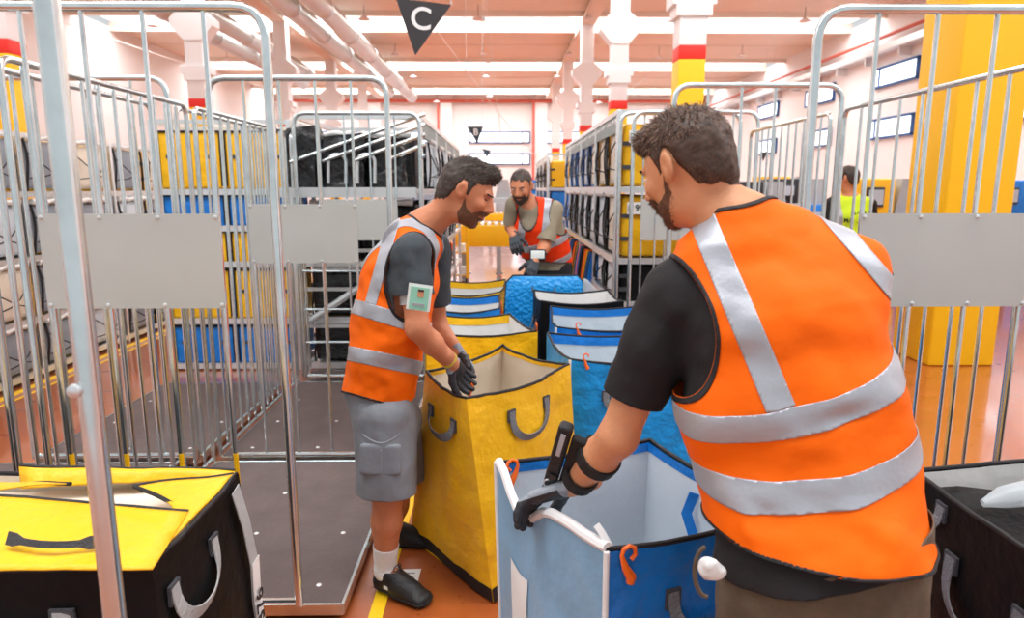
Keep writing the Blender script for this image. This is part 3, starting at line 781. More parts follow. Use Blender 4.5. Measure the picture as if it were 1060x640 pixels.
# upright folded totes on the floor shelf
fc = ['orange_plastic', 'blue_fabric', 'lining', 'black_fabric', 'yellow_fabric', 'lining_warm', 'blue_fabric', 'black_fabric']
nm = {'orange_plastic': 'orange', 'blue_fabric': 'blue', 'lining': 'white', 'black_fabric': 'black', 'yellow_fabric': 'yellow', 'lining_warm': 'cream'}
for k in range(22):
    y = y0+.08+1.35*(k >= 40)+k*.195; mt = fc[(k*3+k//5) % 8]; zt = .98 if k > 6 else .62
    def f(s, t, side, y=y, k=k, zt=zt):
        x = lerp(.93, 1.45, s); z = lerp(.10, zt, t)
        return V(x-.05*math.sin(PI*t)*(1-s), y+side*.022+.03*math.sin(2.2*t+k)*(1-.5*s)-.02*t, z+.03*mnoise.noise(V(k, s*2, 0))*t)
    q = MB(); q.grid(lambda s, t: f(s, t, -1), 6, 10); q.grid(lambda s, t: f(1-s, t, 1), 6, 10)
    q.add([f(0, 0, -1), f(0, 0, 1), f(0, 1, 1), f(0, 1, -1)], [(0, 1, 2, 3)])
    if k < 7 or True:
        root = empty('folded_tote', (1.19, y, .1)); wc = nm[mt]
        tag(root, '%s folded tote standing upright low in the right rack, number %d along from the near end' % (wc, k+1) if False else '%s folded tote standing low in the right rack, %s' % (wc, (ORD+['thirteenth', 'fourteenth', 'fifteenth', 'sixteenth', 'seventeenth', 'eighteenth', 'nineteenth', 'twentieth', 'twenty-first', 'twenty-second'])[k]+' along'), 'bag', 'folded totes low in the right rack')
        q.build('folded_panel', mt, root, smooth=True)
        q = MB(); q.tube([f(0, t/10, 0) for t in range(11)]+[f(s/5, 1, 0) for s in range(1, 6)], .012, 6); q.build('edge_binding', 'trim_black' if k % 3 else 'orange_plastic', root)
# second rack further down the aisle
rack('further rack of yellow and blue totes beyond the first right rack', .80, 1.45, [12.2, 13.5, 14.8, 16.1], (.06, .6, 1.12, 1.64), 2.25, board=False)
for k in range(6):
    for z, c, l in ((1.67, 'yellow', 'top'), (1.15, 'blue', 'second'), (.63, 'yellow' if k % 2 else 'blue', 'third')):
        put_tote(c, .46, .84, 12.2+.65*(k+.5), z, 0, '%s tote in the further right rack, %s shelf, %s from its near end' % (c, l, ORD[k]), 'totes in the further right rack')
# left of aisle: dark rack with sloping rails
rack('metal rack of black totes left of the aisle with sloping rails', -1.75, -.70, [6.0, 7.3, 8.6, 9.9, 11.2], (.08, .5, 1.0, 1.62), 2.27, board='r')
for k, (z, h, l) in enumerate(((1.65, .44, 'top'), (1.03, .48, 'middle'), (.53, .40, 'low'), (.11, .34, 'floor'))):
    for j, x in enumerate((-1.47, -.99)):
        t = put_tote('dark', h, x, 6.06, z, PI/2, 'black tote on the end of the left rack, %s shelf, %s one' % (l, ('left', 'right')[j]), 'black totes at the near end of the left rack')
        t.scale = (1, .80, 1)
for k in range(4):
    put_tote('black', .44, -.73, 7.05+1.0*k, 1.65, PI, 'black tote on the top shelf of the left rack, %s from the near end' % ORD[k], 'black totes on the top shelf of the left rack')
    put_tote('black', .46, -.73, 7.05+1.0*k, 1.03, PI, 'black tote on the middle shelf of the left rack, %s from the near end' % ORD[k], 'black totes on the middle shelf of the left rack')
for k in range(3):
    put_tote('black', .4, -.73, 7.05+1.0*k, .55, PI, 'black tote on the low shelf of the left rack, %s from the near end' % ORD[k], 'black totes on the low shelf of the left rack')
# black wrapped bundles left of it
for k, (x0, x1, zt) in enumerate(((-1.78, -1.50, 2.14), (-1.48, -1.12, 2.08), (-1.10, -.80, 2.0))):
    def f(a, t, x0=x0, x1=x1, zt=zt, k=k):
        an = 2*PI*a; c = math.cos(an); s_ = math.sin(an)
        e = lambda u: abs(u)**.5*(1 if u > 0 else -1)
        sh = 1-.3*max(0, t-.75)**1.2*3
        w = .03*mnoise.noise(V(c*2+k*5, s_*2, t*3))+.012*mnoise.noise(V(c*7, s_*7, t*11+k))
        return V((x0+x1)/2+e(c)*((x1-x0)/2*sh+w), 5.80+e(s_)*(.12*sh+w), 1.66+t*(zt-1.66)+.02*c*t)
    q = MB(); q.grid(f, 40, 22); q.add([f(i/40, 1) for i in range(40)], [tuple(range(40))])
    tag(q.build('wrapped_bundle', 'black_plastic', smooth=True), ['leftmost crumpled black plastic bundle over the left cages', 'middle crumpled black plastic bundle behind the sloping rails', 'right crumpled black plastic bundle behind the sloping rails'][k], 'bundle', 'black plastic bundles')
q = MB(); q.box((-1.27, 5.80, 1.63), (1.14, .30, .03)); q.box((-1.27, 5.66, 1.62), (1.14, .03, .08))
root = tag(q.build('shelf_tray', 'zinc_bright', smooth=False), 'metal shelf carrying the black plastic bundles', 'shelf')
for k in range(5):
    zl = 1.80-.028*k; 
    A = at(300+34*k, 168-3*k+2*k, Y=5.655); B = at(440+0*k, 118+10.5*k, Y=5.655)
    q = MB(); q.tube([A, B], .016, 8)
    tag(q.build('sloping_rail', 'zinc'), 'sloping galvanized tube in front of the black bundles, %s from the top' % ('topmost, first' if k == 0 else ORD[k]), 'rail', 'sloping tubes')
for k, u in enumerate((348, 378)):
    L = [at(u-8, 190, Y=5.665), at(u-8, 160, Y=5.665), at(u+10, 160, Y=5.665), at(u+10, 190, Y=5.665)]
    q = MB(); q.tube(rpath(L, .12, 8), .014, 8)
    tag(q.build('tube_arch', 'zinc_bright'), 'small %s tube arch standing on the shelf of black bundles' % ('left', 'right')[k], 'rail')
for k, z in enumerate((.45, .78, 1.12)):
    q = MB(); q.box((-1.225, 5.964, z), (1.09, .03, .03))
    tag(q.build('cross_bar', 'zinc_bright', smooth=False), 'level bar low in front of the dark left rack, %s from the floor' % ('lowest', 'second', 'third')[k], 'bar', 'level bars')
q = MB(); q.tube([V(-1.70, 5.91, .50), V(-.8, 5.91, 1.10)], .03, 8)
tag(q.build('brace', 'zinc_bright'), 'thick diagonal brace low in front of the dark left rack', 'brace')

# left stack of yellow and blue totes, faces to the camera
rack('rack of yellow and blue totes behind the left gates', -3.05, -1.86, [6.15, 6.85], (.04, .46, .98, 1.30, 1.62), 2.24, board=False)
for z, h, c, l in ((1.65, .5, 'yellow', 'top'), (1.32, .28, 'blue', 'second'), (.99, .29, 'yellow', 'third'), (.48, .46, 'yellow', 'fourth'), (.06, .36, 'blue', 'bottom')):
    for k in range(2):
        x = -2.74+.58*k
        root = empty('shelf_tote', (x, 6.45, z), '%s tote at the %s of the %s row in the rack behind the left gates' % (c, ('left', 'right')[k], l), 'bag', 'totes behind the left gates')
        q = MB(); q.box((x, 6.45, z+h/2), (.56, .56, h), bev=.03); q.build('body', c+'_fabric', root)
        q = MB()
        for sx in (-1, 1): q.tube([V(x+sx*.268, 6.165, z+.02), V(x+sx*.268, 6.165, z+h)], .008, 6)
        q.tube([V(x-.27, 6.165, z+h-.01), V(x+.27, 6.165, z+h-.01)], .010, 6); build_each(q, 'edge_binding', 'trim_black', root)
        if h > .3:
            for sx in (-.18, .18):
                q = MB(); q.box((x+sx, 6.165, z+h*.55), (.05, .012, .03)); q.build('handle_patch', 'webbing_dark', root, smooth=False)
# far left rack across the orange floor
ys = [4.6+.68*k for k in range(8)]
rack('long low rack of grey and cream totes across the orange floor at left', -4.75, -4.08, ys[::2]+[ys[-1]], (.06, .52, 1.05, 1.60), 2.12, board=False)
pat = [['pale', 'grey', 'grey', 'pale', 'grey', 'yellow', 'yellow'], ['grey', 'black', 'grey', 'grey', 'black', 'grey', 'blue'], ['pale', 'pale', 'grey', 'yellow', 'pale', 'grey', 'yellow'], ['black', 'grey', 'grey', 'black', 'grey', 'grey', 'blue']]
cn = {'pale': 'cream faced', 'grey': 'grey faced', 'yellow': 'yellow', 'black': 'black', 'blue': 'blue'}
for rI, (z, h) in enumerate(((1.63, .44), (1.08, .44), (.55, .44), (.09, .38))):
    for k in range(7):
        put_tote(pat[rI][k], h, -4.10, ys[k]+.34, z, PI, '%s tote in the far left rack, %s shelf down, %s from the near end' % (cn[pat[rI][k]], ('top', 'second', 'third', 'bottom')[rI], ORD[k]), 'totes in the far left rack')
# tape lines on the floor
def tape(name, a, b, w, label, m='tape_yellow'):
    a = V(*a); b = V(*b); d = (b-a).normalized(); n = V(-d.y, d.x)*w/2
    q = MB(); z = V(0, 0, .002); z2 = V(0, 0, .0005)
    q.add([a-n+z, b-n+z, b+n+z, a+n+z, a-n+z2, b-n+z2, b+n+z2, a+n+z2], [(0, 1, 2, 3), (7, 6, 5, 4), (0, 4, 5, 1), (1, 5, 6, 2), (2, 6, 7, 3), (3, 7, 4, 0)])
    tag(q.build(name, m, smooth=False), label, 'floor marking')
tape('floor_tape', (-3.98, 3.5), (-3.98, 9.6), .07, 'yellow tape line on the floor along the far left rack')
tape('floor_tape', (-3.86, 3.5), (-3.86, 9.6), .03, 'thin dark yellow line beside the tape along the far left rack')
p0 = at(352, 640, z=0); p1 = at(385, 575, z=0)
tape('floor_tape', (-.50, 1.6), (-.50, 6.0), .055, 'yellow tape line on the floor under the man in grey shorts')
q = MB(); A = [at(400, 590, z=.004), at(436, 589, z=.004), at(430, 612, z=.004), at(398, 612, z=.004)]
root = empty('floor_notice', A[0], 'white printed sheet stuck to the orange floor beside the black shoe', 'paper')
q.add([a for a in A]+[a-V(0, 0, .003) for a in A], [(3, 2, 1, 0), (4, 5, 6, 7), (0, 1, 5, 4), (1, 2, 6, 5), (2, 3, 7, 6), (3, 0, 4, 7)]); q.build('sheet', 'paper', root, smooth=False)
q = MB()
for k in range(4): a = lerp(A[0], A[3], .2+.2*k); b = lerp(A[1], A[2], .2+.2*k); q.ribbon([lerp(a, b, .1)+V(0, 0, .001), lerp(a, b, .85)+V(0, 0, .001)], (b-a).cross(V(0, 0, 1)), .006, .0006)
build_each(q, 'printed_line', 'ink_grey', root, smooth=False)

# ------------------------------------------------------------------ conveyors and machines in the distance
def conveyor(x0, x1, y, z, dpt, label, beam='yellow_paint', bh=.3, rollers=True):
    root = empty('roller_conveyor', ((x0+x1)/2, y, 0), label, 'conveyor')
    q = MB()
    for s in (-1, 1): q.box(((x0+x1)/2, y+s*dpt/2, z-bh/2), (x1-x0, .06, bh), bev=.008)
    build_each(q, 'side_beam', beam, root)
    q = MB(); n = int((x1-x0)/.13)
    for k in range(n): q.tube([V(x0+.08+k*.13, y-dpt/2+.03, z-.01), V(x0+.08+k*.13, y+dpt/2-.03, z-.01)], .035, 8)
    r = q.build('rollers', 'roller', root); r['kind'] = 'stuff'
    for x in (x0+.15, (x0+x1)/2, x1-.15):
        for s in (-1, 1):
            q = MB(); q.box((x, y+s*dpt/2, (z-bh)/2), (.08, .08, z-bh)); q.box((x, y+s*dpt/2, .01), (.16, .16, .02)); q.build('leg', 'grey_machine', root, smooth=False)
    return root
conveyor(-.85, .72, 12.9, 1.0, 1.1, 'yellow sided roller conveyor crossing the aisle behind the far man', bh=.38)
conveyor(-.5, 5.5, 20, .95, 1.0, 'second yellow sided conveyor further along the aisle', bh=.2)
conveyor(-9.5, -2.0, 19, 1.0, 1.0, 'long conveyor in the hall behind the left cages', bh=.25)
conveyor(-6, 4, 31, 1.1, 1.2, 'most distant roller conveyor across the hall', beam='grey_machine', bh=.25)
def machine(x, y, w, d, h, body, acc, label, screen=True):
    root = empty('sorting_machine', (x, y, 0), label, 'machine')
    q = MB(); q.box((x, y, h*.3+.05), (w, d, h*.6), bev=.03); q.build('cabinet', body, root)
    q = MB(); q.box((x-w*.2, y, h*.78), (w*.55, d*.8, h*.34), bev=.03); q.build('upper_housing', acc, root)
    q = MB(); q.prism([(x+w*.12, h*.62), (x+w*.48, h*.62), (x+w*.4, h*.95), (x+w*.2, h*.95)], 'y', y-d*.3, y+d*.3); q.build('hopper', 'grey_machine', root, smooth=False)
    q = MB()
    for sx in (-1, 1):
        for sy in (-1, 1): q.box((x+sx*w*.42, y+sy*d*.42, .03), (.08, .08, .06))
    build_each(q, 'foot', 'dark_metal', root, smooth=False)
    for k in range(3):
        q = MB(); q.box((x-w*.32+k*w*.32, y-d/2-.012, h*.32), (w*.27, .03, h*.42), bev=.008); dd = q.build('door', (body, acc, 'grey_machine')[k], root)
        q = MB(); q.box((x-w*.32+k*w*.32+w*.1, y-d/2-.035, h*.34), (.02, .02, .14)); q.build('handle', 'zinc_bright', dd, smooth=False)
    if screen:
        q = MB(); q.box((x-w*.2, y-d*.4-.03, h*.8), (w*.22, .05, h*.16), bev=.01); s = q.build('monitor', 'dark_metal', root)
        q = MB(); q.box((x-w*.2, y-d*.4-.06, h*.8), (w*.19, .01, h*.12)); q.build('screen', 'glass_screen', s, smooth=False)
    return root
machine(6.0, 11, 1.2, .9, 1.9, 'blue_fabric', 'yellow_paint', 'blue and yellow machine behind the right metal plate')
machine(7.4, 11.4, 1.1, .9, 1.75, 'yellow_paint', 'grey_machine', 'yellow and grey machine at the right beside the big yellow column')
machine(9.6, 13, 1.5, 1, 1.9, 'dark_metal', 'blue_fabric', 'dark machine right of the big yellow column')
machine(5.6, 15.4, 1.4, .9, 1.9, 'grey_machine', 'dark_metal', 'grey machine seen between the bars behind the front man')
machine(7.6, 18, 1.6, 1.0, 2.0, 'blue_fabric', 'dark_metal', 'blue machine with a dark top in the right distance')
machine(5.7, 23, 1.6, 1.0, 2.0, 'grey_machine', 'blue_fabric', 'grey machine with a blue top in the right distance')
machine(10.5, 26, 2, 1.2, 2.2, 'dark_metal', 'yellow_paint', 'dark machine with a yellow top near the roller shutter')
machine(-5.6, 13.5, 1.6, 1, 2.2, 'grey_machine', 'blue_fabric', 'grey and blue machine behind the far left rack')
machine(-8.2, 14.5, 1.8, 1, 2.4, 'grey_machine', 'yellow_paint', 'grey and yellow machine behind the far left rack')
machine(-3.2, 24, 1.8, 1, 2.0, 'blue_fabric', 'grey_machine', 'blue machine in the distance left of the aisle')
machine(-.5, 27, 1.8, 1, 2.1, 'grey_machine', 'white_paint', 'pale machine at the end of the aisle left of the far man')
machine(1.9, 36, 2.2, 1, 2.2, 'grey_machine', 'blue_fabric', 'pale machine with a blue top past the far man')
# wire trolley beside the aisle
root = empty('wire_trolley', (-.81, 12.05, 0), 'small yellow framed trolley between the left man and the conveyor', 'trolley')
q = MB()
for x in (-1.0, -.62):
    for y in (11.9, 12.2): q.tube([V(x, y, .1), V(x, y, 1.0)], .022, 8)
for z in (.15, .55, 1.0):
    q.tube([V(-1.0, 11.9, z), V(-.62, 11.9, z), V(-.62, 12.2, z), V(-1.0, 12.2, z)], .014, 6, closed=True)
q.build('frame', 'yellow_paint', root)
for z in (.16, .56):
    q = MB(); q.box((-.81, 12.05, z), (.38, .30, .02)); q.build('shelf', 'zinc_bright', root, smooth=False)
wheels(root, (-.98, -.64), (11.92, 12.18), .1)
for k, (x, z, s_, mt) in enumerate(((-.9, .57, .15, 'orange_plastic'), (-.72, .57, .13, 'lining_warm'), (-.9, .17, .17, 'dark_metal'), (-.70, .17, .13, 'lining'))):
    q = MB(); q.box((x, 12.05, z+s_/2), (s_, s_, s_), bev=.02); q.box((x, 12.05-s_/2-.004, z+s_*.6), (s_*.5, .006, s_*.2))
    tag(q.build('parcel', mt), 'small %s parcel on the %s shelf of the yellow trolley' % (('orange', 'cream', 'dark', 'white')[k], 'upper' if z > .3 else 'lower'), 'parcel')
# ------------------------------------------------------------------ smooth implicit surfaces for people
def A3(p): return np.array([p[0], p[1], p[2]], dtype=np.float64)
def nrm(v): v = np.asarray(v, float); return v/np.linalg.norm(v)
def E(p0, p1, a0, b0=None, a1=None, b1=None, lat=(1, 0, 0), n=2.0, k=.03, cap=1.0):
    b0 = a0 if b0 is None else b0; a1 = a0 if a1 is None else a1; b1 = b0 if b1 is None else b1
    return dict(t='E', p0=A3(p0), p1=A3(p1), a0=a0, b0=b0, a1=a1, b1=b1, lat=nrm(A3(lat)), n=n, k=k, cap=cap)
def RC(p0, p1, r0, r1=None, k=.03): return E(p0, p1, r0, r0, r0 if r1 is None else r1, r0 if r1 is None else r1, lat=(.3, .8, .52), k=k)
def EL(c, r, R=None, k=.02, sub=False): return dict(t='L', c=A3(c), r=np.array(r, float), R=np.eye(3) if R is None else R, k=k, sub=sub)
def pbounds(p, m):
    if p['t'] == 'E':
        r = max(p['a0'], p['b0'], p['a1'], p['b1'])+m
        return np.minimum(p['p0'], p['p1'])-r, np.maximum(p['p0'], p['p1'])+r
    r = p['r'].max()+m; return p['c']-r, p['c']+r
def pdist(p, X):
    if p['t'] == 'L':
        d = (X-p['c']) @ p['R']
        q = np.sqrt(((d/p['r'])**2).sum(-1)); L = np.sqrt((d**2).sum(-1))
        return np.where(q > 1e-6, L*(1-1/np.maximum(q, 1e-6)), -p['r'].min())
    ax = p['p1']-p['p0']; Ln = np.linalg.norm(ax)+1e-9; an = ax/Ln
    lat = p['lat']-an*(p['lat'] @ an); lat /= (np.linalg.norm(lat)+1e-9); dep = np.cross(an, lat)
    d = X-p['p0']; s = d @ an; t = np.clip(s/Ln, 0, 1); az = s-t*Ln
    a = p['a0']+(p['a1']-p['a0'])*t; b = p['b0']+(p['b1']-p['b0'])*t; c = np.minimum(a, b)*p['cap']
    x = d @ lat; y = d @ dep; n = p['n']
    q = (np.abs(x/a)**n+np.abs(y/b)**n+np.abs(az/c)**n)**(1/n)
    L = np.sqrt(x*x+y*y+az*az)
    return np.where(q > 1e-4, L*(1-1/np.maximum(q, 1e-4)), -np.minimum(a, b))
class Field:
    def __init__(s, prims, h, pad=.05, big=.3):
        s.h = h; lo = np.min([pbounds(p, 0)[0] for p in prims if not p.get('sub')], 0)-pad; hi = np.max([pbounds(p, 0)[1] for p in prims if not p.get('sub')], 0)+pad
        s.lo = lo; s.n = np.ceil((hi-lo)/h).astype(int)+1
        s.v = np.full(tuple(s.n), big, dtype=np.float32)
        s.margin = pad+.03
        for p in prims: s.add(p)
    def sub(s, lo, hi):
        i0 = np.clip(np.floor((lo-s.lo)/s.h).astype(int), 0, s.n-1); i1 = np.clip(np.ceil((hi-s.lo)/s.h).astype(int)+1, 1, s.n)
        sl = tuple(slice(a, b) for a, b in zip(i0, i1))
        g = np.stack(np.meshgrid(*[s.lo[k]+s.h*np.arange(i0[k], i1[k]) for k in range(3)], indexing='ij'), -1)
        return sl, g
    def add(s, p):
        lo, hi = pbounds(p, s.margin if not p.get('sub') else .03)
        sl, g = s.sub(lo, hi); d = pdist(p, g).astype(np.float32); v = s.v[sl]; k = p['k']
        if p.get('sub'):
            d = -d; hh = np.clip(.5+.5*(d-v)/k, 0, 1); s.v[sl] = v*(1-hh)+d*hh+k*hh*(1-hh)
        else:
            hh = np.clip(.5+.5*(v-d)/k, 0, 1); s.v[sl] = v*(1-hh)+d*hh-k*hh*(1-hh)
    def surf(s, iso=0.): return snet(s.v-iso, s.lo, s.h)
def snet(v, lo, h):
    ins = v < 0
    nx, ny, nz = v.shape
    cnt = np.zeros((nx-1, ny-1, nz-1), np.int8); acc = np.zeros((nx-1, ny-1, nz-1, 3), np.float32); ne = np.zeros((nx-1, ny-1, nz-1), np.float32)
    corners = [(a, b, c) for a in (0, 1) for b in (0, 1) for c in (0, 1)]
    def C(a): return ins[a[0]:nx-1+a[0], a[1]:ny-1+a[1], a[2]:nz-1+a[2]]
    for a in corners: cnt += C(a)
    act = (cnt > 0) & (cnt < 8)
    idx = np.argwhere(act)
    P = np.zeros((len(idx), 3)); W = np.zeros(len(idx))
    for a in corners:
        for ax in range(3):
            if a[ax]: continue
            b = list(a); b[ax] = 1
            va = v[idx[:, 0]+a[0], idx[:, 1]+a[1], idx[:, 2]+a[2]].astype(float); vb = v[idx[:, 0]+b[0], idx[:, 1]+b[1], idx[:, 2]+b[2]].astype(float)
            m = (va < 0) != (vb < 0)
            t = np.where(m, va/np.where(m, va-vb, 1), 0)
            q = np.array(a, float)[None, :].repeat(len(idx), 0); q[:, ax] += t
            P[m] += q[m]; W[m] += 1
    P = (P/W[:, None]+idx)*h+lo
    vid = np.full(act.shape, -1, np.int64); vid[act] = np.arange(len(idx))
    F = []
    for ax in range(3):
        sl0 = [slice(None)]*3; sl1 = [slice(None)]*3; sl0[ax] = slice(0, -1); sl1[ax] = slice(1, None)
        m = ins[tuple(sl0)] != ins[tuple(sl1)]
        o = [i for i in range(3) if i != ax]
        e = np.argwhere(m); e = e[(e[:, o[0]] > 0) & (e[:, o[1]] > 0) & (e[:, o[0]] < v.shape[o[0]]-1) & (e[:, o[1]] < v.shape[o[1]]-1)]
        inside0 = ins[e[:, 0], e[:, 1], e[:, 2]]
        def g(d0, d1):
            q = e.copy(); q[:, o[0]] -= d0; q[:, o[1]] -= d1; return vid[q[:, 0], q[:, 1], q[:, 2]]
        quad = np.stack([g(1, 1), g(0, 1), g(0, 0), g(1, 0)], 1)
        flip = inside0 if ax != 1 else ~inside0
        quad[~flip] = quad[~flip][:, ::-1]
        F.append(quad)
    return P, np.concatenate(F)
def vnormals(P, F):
    n = np.cross(P[F[:, 2]]-P[F[:, 0]], P[F[:, 3]]-P[F[:, 1]]) if F.shape[1] == 4 else np.cross(P[F[:, 1]]-P[F[:, 0]], P[F[:, 2]]-P[F[:, 0]])
    N = np.zeros_like(P)
    for k in range(F.shape[1]): np.add.at(N, F[:, k], n)
    return N/(np.linalg.norm(N, axis=1)[:, None]+1e-12)
def smooth(P, F, it=1, lam=.5):
    for _ in range(it):
        S = np.zeros_like(P); c = np.zeros(len(P)); k = F.shape[1]
        for i in range(k):
            for j in (1, k-1): np.add.at(S, F[:, i], P[F[:, (i+j) % k]]); np.add.at(c, F[:, i], 1)
        P = P*(1-lam)+lam*S/np.maximum(c, 1)[:, None]
    return P
def clip(P, F, f, keep_neg=True):
    """cut a mesh along f = 0 and keep f < 0"""
    if F.shape[1] == 4: T = np.concatenate([F[:, [0, 1, 2]], F[:, [0, 2, 3]]])
    else: T = F
    f = np.asarray(f, float); neg = f < 0; c = neg[T].sum(1)
    out = [T[c == 3]]; newP = []; cache = {}; nb = len(P); extra = []
    def ev(a, b):
        k = (a, b) if a < b else (b, a)
        if k not in cache:
            t = f[k[0]]/(f[k[0]]-f[k[1]]); cache[k] = nb+len(newP); newP.append(P[k[0]]*(1-t)+P[k[1]]*t)
        return cache[k]
    for t in T[(c == 1) | (c == 2)]:
        t = [int(x) for x in t]; s = [neg[x] for x in t]
        if sum(s) == 1:
            i = s.index(True); a, b, d = t[i], t[(i+1) % 3], t[(i+2) % 3]; extra.append((a, ev(a, b), ev(d, a)))
        else:
            i = s.index(False); a, b, d = t[i], t[(i+1) % 3], t[(i+2) % 3]; x, y = ev(a, b), ev(d, a); extra += [(x, b, d), (x, d, y)]
    if extra: out.append(np.array(extra))
    T = np.concatenate(out); P = np.concatenate([P, np.array(newP).reshape(-1, 3)])
    used = np.unique(T); mp = np.full(len(P), -1); mp[used] = np.arange(len(used))
    return P[used], mp[T]
def wrinkle(P, N, amp, sc, seed=0):
    if amp == 0: return P
    d = np.array([mnoise.noise(Vector((p[0]*sc[0]+seed, p[1]*sc[1], p[2]*sc[2])))+.4*mnoise.noise(Vector((p[0]*sc[0]*2.3+seed, p[1]*sc[1]*2.3, p[2]*sc[2]*2.3))) for p in P])
    return P+N*(amp*d)[:, None]
def garment(F_, iso, keep, m, name, parent, amp=0, folds=(), sc=(9, 9, 9), seed=0, solid=.003, sm=1):
    P, Q = F_.surf(iso); P = smooth(P, Q, sm); N = vnormals(P, Q); P = wrinkle(P, N, amp, sc, seed)
    for a, b, w_, dp in folds:
        a = A3(a); ab = A3(b)-a; L2 = ab @ ab; t = np.clip(((P-a) @ ab)/L2, 0, 1); dd = np.linalg.norm(P-a-t[:, None]*ab, axis=1)
        P = P+N*(dp*np.exp(-(dd/w_)**2)*np.sin(PI*np.clip(t, .08, .92)))[:, None]
    if keep is not None:
        f = keep(P); P, Q = clip(P, Q, f)
    if len(Q) == 0: print('EMPTY', name); return None
    return link_mesh(name, P, Q, m, parent, solid=solid)
def plane(p, n): p = A3(p); n = nrm(A3(n)); return lambda X: (X-p) @ n          # negative behind n
def ell(c, r, R=None):
    c = A3(c); r = np.array(r, float); R = np.eye(3) if R is None else R
    return lambda X: (1-np.sqrt((((X-c) @ R)/r)**2 @ np.ones(3)))*r.min()       # positive inside -> removed
def slab(p, n, hw): g = plane(p, n); return lambda X: np.abs(g(X))-hw
def fmax(*fs): return lambda X: np.max([f(X) for f in fs], 0)
def fmin(*fs): return lambda X: np.min([f(X) for f in fs], 0)
def neg(f): return lambda X: -f(X)
def armcut(p, a, b, r=.105):
    g = plane(p, A3(b)-A3(a)); a_ = A3(a); ab = nrm(A3(b)-A3(a)); b_ = A3(b)+ab*.12
    def f(X):
        t = np.clip((X-a_) @ ab, 0, np.linalg.norm(b_-a_)); d = np.linalg.norm(X-a_-t[:, None]*ab, axis=1); return np.minimum(g(X), r-d)
    return f
def frame(fwd, up):
    f = nrm(A3(fwd)); u = A3(up); u = nrm(u-f*(u @ f)); r = np.cross(f, u); return np.stack([r, f, u], 1)    # columns right, forward, up

# head ------------------------------------------------------------------
def head_prims(c, R, s=1.0):
    c = A3(c)
    def w(x, y, z): return c+R @ (np.array([x, y, z])*s)
    L = lambda x, y, z, r, k=.02, sub=False: EL(w(x, y, z), np.array(r)*s, R, k*s, sub)
    P = [L(0, -.014, .030, (.075, .097, .088)), L(0, .030, -.015, (.060, .060, .088), .03), L(0, .03, -.072, (.050, .048, .036), .03), L(0, .070, -.096, (.021, .018, .017), .02),
         L(0, .082, .028, (.046, .014, .012), .018), L(.036, .070, -.018, (.022, .020, .020), .02), L(-.036, .070, -.018, (.022, .020, .020), .02),
         L(0, .094, -.052, (.022, .010, .006), .006), L(0, .092, -.064, (.019, .010, .007), .006), L(0, .10, -.040, (.010, .008, .008), .008),
         L(0, -.05, -.03, (.052, .05, .05), .03)]
    for sx in (-1, 1):
        P += [L(sx*.032, .093, .008, (.015, .012, .009), .008, True), L(sx*.012, .106, -.028, (.008, .010, .007), .006)]
    P += [E(w(0, .088, .018), w(0, .116, -.022), .008*s, .009*s, .012*s, .011*s, lat=R[:, 0], k=.010), L(0, .094, -.010, (.019, .014, .030), .014), L(0, .091, -.036, (.026, .013, .016), .012)]
    for sx in (-1, 1):
        Re = R @ np.array([[math.cos(sx*.35), -math.sin(sx*.35), 0], [math.sin(sx*.35), math.cos(sx*.35), 0], [0, 0, 1]])
        P += [EL(w(sx*.080, -.008, .004), np.array((.008, .020, .031))*s, Re, .006), EL(w(sx*.076, -.002, -.016), np.array((.008, .012, .016))*s, Re, .006),
              EL(w(sx*.089, -.004, .004), np.array((.006, .010, .018))*s, Re, .004, True)]
    return P, w
HZ = ((-.12, -.078), (-.09, -.075), (-.05, -.055), (-.03, -.010), (-.015, .035), (.0, .040), (.012, -.005), (.022, -.004), (.030, .03), (.045, .048), (.07, .058), (.09, .066), (.12, .07))
